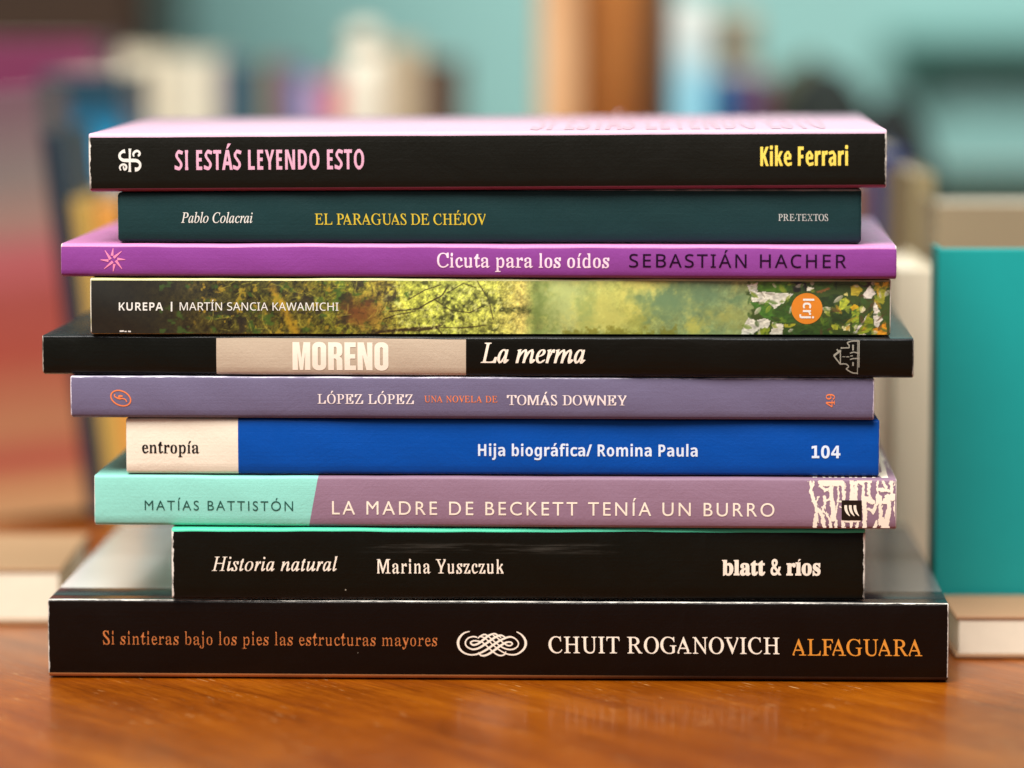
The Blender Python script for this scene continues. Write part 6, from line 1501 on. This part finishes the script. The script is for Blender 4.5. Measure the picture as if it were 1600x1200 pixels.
# right of the stack
slab = flat_book(1493, 1690, 0.035, 0.038, 0.0120, board_mat('tan_cover', C(178, 138, 102), 0.7), 'thin tan book with cream pages lying on the table beside the stack')
standing_book(1466, 1760, 388, 0.075, 0.018, board_mat('teal_cover', C(0, 158, 156), 0.5), 'large bright teal book standing at the right edge')
standing_book(1398, 1463, 420, 0.155, 0.09, board_mat('cream_cover', C(238, 226, 200), 0.6), 'cream book standing between the stack and the bright teal book')
standing_book(1424, 1462, 272, 0.262, 0.09, board_mat('olive_tan_cover', C(138, 122, 86), 0.6), 'narrow olive tan book rising above the cream one')
standing_book(1464, 1750, 318, 0.200, 0.05, board_mat('sand_cover', C(146, 130, 102), 0.6), 'sand coloured book showing above the bright teal book')
standing_book(1366, 1416, 236, 0.36, 0.09, board_mat('navy_cover', C(26, 46, 104), 0.5), 'navy book at the right behind the stack, next to the olive tan one')
standing_book(1328, 1365, 285, 0.375, 0.09, board_mat('russet_cover', C(124, 86, 70), 0.5), 'russet brown book just right of the dark teal spine')
standing_book(1410, 1780, 262, 0.90, 0.05, board_mat('bottle_green_cover', C(50, 76, 66), 0.5), 'dark bottle green book far right behind the sand coloured one')

# far row
far = [
    (182, 248, 82, 0.74, (232, 222, 194), 'cream book at the left end of the far row beside the cabinet'),
    (250, 342, 86, 0.75, (214, 208, 186), 'wide off white book between the cream and navy books in the far row'),
    (346, 386, 98, 0.76, (46, 66, 104), 'navy book beside the wide off white one in the far row'),
    (388, 406, 102, 0.76, (40, 118, 100), 'narrow green book in the far row'),
    (408, 440, 98, 0.76, (128, 104, 92), 'grey brown book in the far row, right of the narrow green one'),
    (441, 461, 104, 0.76, (112, 84, 124), 'narrow plum book in the far row'),
    (463, 488, 122, 0.76, (128, 146, 200), 'periwinkle blue book in the far row'),
    (490, 508, 130, 0.76, (226, 176, 190), 'narrow pale pink book in the far row, left of the red one'),
    (510, 536, 124, 0.76, (200, 40, 62), 'red book in the far row above the topmost cover'),
    (603, 656, 68, 0.80, (196, 178, 146), 'tan book in the far row, right of the tall cream jar'),
    (658, 722, 92, 0.80, (84, 62, 46), 'dark brown book ending the far row left of the post'),
    (1112, 1142, 122, 0.72, (0, 128, 190), 'bright blue book right of the wooden post'),
    (1145, 1180, 118, 0.73, (84, 72, 120), 'violet book right of the bright blue one'),
    (1182, 1206, 122, 0.73, (104, 58, 76), 'narrow maroon book next to the violet one'),
]
for i, (x0, x1, yt, Y, col, lab) in enumerate(far):
    standing_book(x0, x1, yt, Y, 0.09, board_mat('far_cover_%s' % '_'.join(map(str, col)), C(*col), 0.55), lab, ROW)


def lathe(bm, prof, n=40):
    rings = []
    for r, z in prof:
        rings.append([bm.verts.new((r * math.cos(2 * math.pi * k / n), r * math.sin(2 * math.pi * k / n), z)) for k in range(n)])
    for a, c in zip(rings, rings[1:]):
        for k in range(n):
            bm.faces.new((a[k], a[(k + 1) % n], c[(k + 1) % n], c[k]))
    bm.faces.new(list(reversed(rings[0])))
    bm.faces.new(rings[-1])


# tall cream jar
p0, p1 = at(532, 40, 0.72), at(606, 40, 0.72)
w, h = (p1.x - p0.x) / 2, p0.z
jar = empty('jar', ((p0.x + p1.x) / 2, 0.72, 0.0003))
tag(jar, 'tall cream jar with rounded shoulders standing in the far row', 'jar')
bm = bmesh.new()
lathe(bm, [(w * 0.8, 0), (w, 0.006), (w, h * 0.78), (w * 0.93, h * 0.87), (w * 0.72, h * 0.93)])
bm_obj('body', bm, plain('cream_glaze', C(232, 226, 206), 0.3), jar, True)
bm = bmesh.new()
lathe(bm, [(w * 0.76, h * 0.931), (w * 0.78, h * 0.97), (w * 0.6, h * 0.995), (w * 0.2, h)])
bm_obj('lid', bm, plain('cream_lid', C(224, 216, 194), 0.35), jar, True)

# wooden post; boards added in the tones of its lit and shaded sides
for x0, x1, Y, mat, lab in ((843, 905, 0.70, ('post_lit_side', C(196, 142, 96), C(214, 164, 116), C(226, 180, 134)), 'pale tan board added as the lit left side of the round post'),
                            (975, 1050, 0.80, ('post_shaded_side', C(74, 58, 40), C(98, 78, 56), C(116, 94, 68)), 'dark brown board added as the shaded right side of the round post')):
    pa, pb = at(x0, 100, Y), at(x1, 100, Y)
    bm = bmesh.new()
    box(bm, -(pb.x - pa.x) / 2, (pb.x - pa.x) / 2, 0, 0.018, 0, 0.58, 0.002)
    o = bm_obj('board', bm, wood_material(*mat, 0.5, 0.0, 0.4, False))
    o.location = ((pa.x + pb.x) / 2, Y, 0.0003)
    tag(o, lab, 'board', 'boards added as lit and shaded sides of the post')

POST = wood_material('orange_post_wood', C(190, 116, 56), C(214, 140, 74), C(224, 158, 92), 0.4, 0.0, 0.4, False)
p0, p1 = at(898, 100, 0.722), at(1026, 100, 0.722)
w = (p1.x - p0.x) / 2
post = empty('post', ((p0.x + p1.x) / 2, 0.722 + w, 0.0003))
tag(post, 'thick round orange wooden post rising behind the topmost book', 'post')
bm = bmesh.new()
lathe(bm, [(w, 0.0125), (w, 0.62)], 64)
bm_obj('shaft', bm, POST, post, True)
bm = bmesh.new()
lathe(bm, [(w * 1.12, 0), (w * 1.12, 0.010), (w * 1.02, 0.0124)], 64)
bm_obj('foot', bm, POST, post, True)

# white and pale blue carton, cream tin beside it
p0, p1 = at(1052, 4, 0.66), at(1110, 4, 0.66)
carton = empty('carton', ((p0.x + p1.x) / 2, 0.66, 0.0003))
tag(carton, 'tall white carton with pale blue lower half right of the post', 'carton')
w, h = (p1.x - p0.x) / 2, p0.z
bm = bmesh.new()
box(bm, -w, w, 0, 0.03, 0, h - 0.004, 0.001)
bm_obj('body', bm, board_mat('white_blue_card', None, 0.5, [(0.0, C(120, 196, 222)), (0.8, C(140, 206, 226)), (0.9, C(206, 224, 222)), (1.0, C(222, 228, 222))], h), carton)
bm = bmesh.new()
box(bm, -w * 0.9, w * 0.9, 0.003, 0.027, h - 0.0039, h, 0.0008)
bm_obj('lid', bm, plain('white_card_lid', C(224, 228, 222), 0.5), carton)
p0, p1 = at(1114, 18, 0.86), at(1184, 18, 0.86)
w, h = (p1.x - p0.x) / 2, p0.z
tin = empty('tin', ((p0.x + p1.x) / 2, 0.86, 0.0003))
tag(tin, 'beige tin standing behind the bright blue book', 'tin')
bm = bmesh.new()
lathe(bm, [(w * 0.96, 0), (w, 0.003), (w, h * 0.86)])
bm_obj('body', bm, plain('beige_tin_paint', C(204, 194, 170), 0.4), tin, True)
bm = bmesh.new()
lathe(bm, [(w * 1.03, h * 0.861), (w * 1.03, h * 0.97), (w * 0.9, h)])
bm_obj('lid', bm, plain('beige_tin_lid', C(190, 178, 152), 0.4), tin, True)


# soft dark bag slumped at the right, with a carrying handle
def lump(bm, cx, cy, cz, rx, ry, rz, seed):
    r = bmesh.ops.create_icosphere(bm, subdivisions=4, radius=1)
    rnd = random.Random(seed)
    ph = [rnd.uniform(0, 6.28) for _ in range(6)]
    for v in r['verts']:
        v.co = Vector([math.copysign(abs(q) ** 0.62, q) for q in v.co])
        d = 1 + 0.05 * math.sin(v.co.x * 4 + ph[0]) + 0.05 * math.sin(v.co.z * 5 + ph[1]) + 0.03 * math.sin(v.co.y * 7 + ph[2])
        p = v.co * d
        if p.z < 0:
            p.x *= 1 + 0.1 * -p.z
        v.co = Vector((cx + p.x * rx, cy + p.y * ry, max(cz + p.z * rz, 0.0005)))


CLOTH = plain('black_green_cloth', C(24, 32, 28), 0.9, 0.2, 90)
pa, pb = at(1205, 112, 0.80), at(1430, 112, 0.80)
bag = empty('bag', ((pa.x + pb.x) / 2, 0.80, 0))
tag(bag, 'soft dark bag slumped at the right behind the stack', 'bag')
bw = (pb.x - pa.x) / 2
bm = bmesh.new()
lump(bm, -bw * 0.25, 0, 0.075, bw * 0.74, 0.035, 0.070, 3)
bm_obj('body', bm, CLOTH, bag, True)
bm = bmesh.new()
lump(bm, bw * 0.60, -0.03, 0.072, bw * 0.62, 0.03, 0.066, 8)
bm_obj('pocket', bm, plain('black_cloth', C(16, 22, 21), 0.9, 0.2, 90), bag, True)
bm = bmesh.new()
lump(bm, -bw * 0.48, 0.05, 0.095, bw * 0.46, 0.028, 0.062, 15)
bm_obj('flap', bm, plain('olive_cloth', C(74, 78, 60), 0.9, 0.15, 90), bag, True)

# brown cabinet at the upper left
pa, pb = at(-330, 100, 0.98), at(236, 100, 0.98)
cab = empty('cabinet', ((pa.x + pb.x) / 2, 0.98, 0.0003))
tag(cab, 'dark brown wooden cabinet at the upper left against the teal wall', 'cabinet')
w = (pb.x - pa.x) / 2
CAB = wood_material('dark_cabinet_wood', C(28, 17, 9), C(46, 30, 17), C(60, 41, 25), 0.5, 0.0, 0.5, False)
bm = bmesh.new()
box(bm, -w, w, 0, 0.24, 0, 0.48, 0.002)
bm_obj('carcass', bm, CAB, cab)
bm = bmesh.new()
box(bm, -w + 0.006, w - 0.006, -0.012, -0.0002, 0.006, 0.474, 0.002)
door = bm_obj('door', bm, CAB, cab)
bm = bmesh.new()
box(bm, w - 0.03, w - 0.022, -0.024, -0.0122, 0.30, 0.36, 0.002)
bm_obj('handle', bm, plain('dull_brass', C(120, 96, 60), 0.4), door)

# dark green wall shelf at the upper right
pa, pb = at(1392, 78, 1.50), at(1760, 78, 1.50)
zs = at(1500, 88, 1.50).z
zt = at(1500, 58, 1.50).z
shelf = empty('shelf', ((pa.x + pb.x) / 2, 1.50, zs))
tag(shelf, 'dark green shelf board on the teal wall at the upper right', 'shelf')
w = (pb.x - pa.x) / 2
SH = plain('dark_green_paint', C(52, 112, 100), 0.5)
bm = bmesh.new()
box(bm, -w, w, 0, 0.0495, 0, zt - zs, 0.001)
bm_obj('board', bm, SH, shelf)
for sx in (-0.75, 0.75):
    bm = bmesh.new()
    box(bm, sx * w - 0.004, sx * w + 0.004, 0.02, 0.0495, -0.03, -0.0002)
    bm_obj('bracket', bm, SH, shelf)
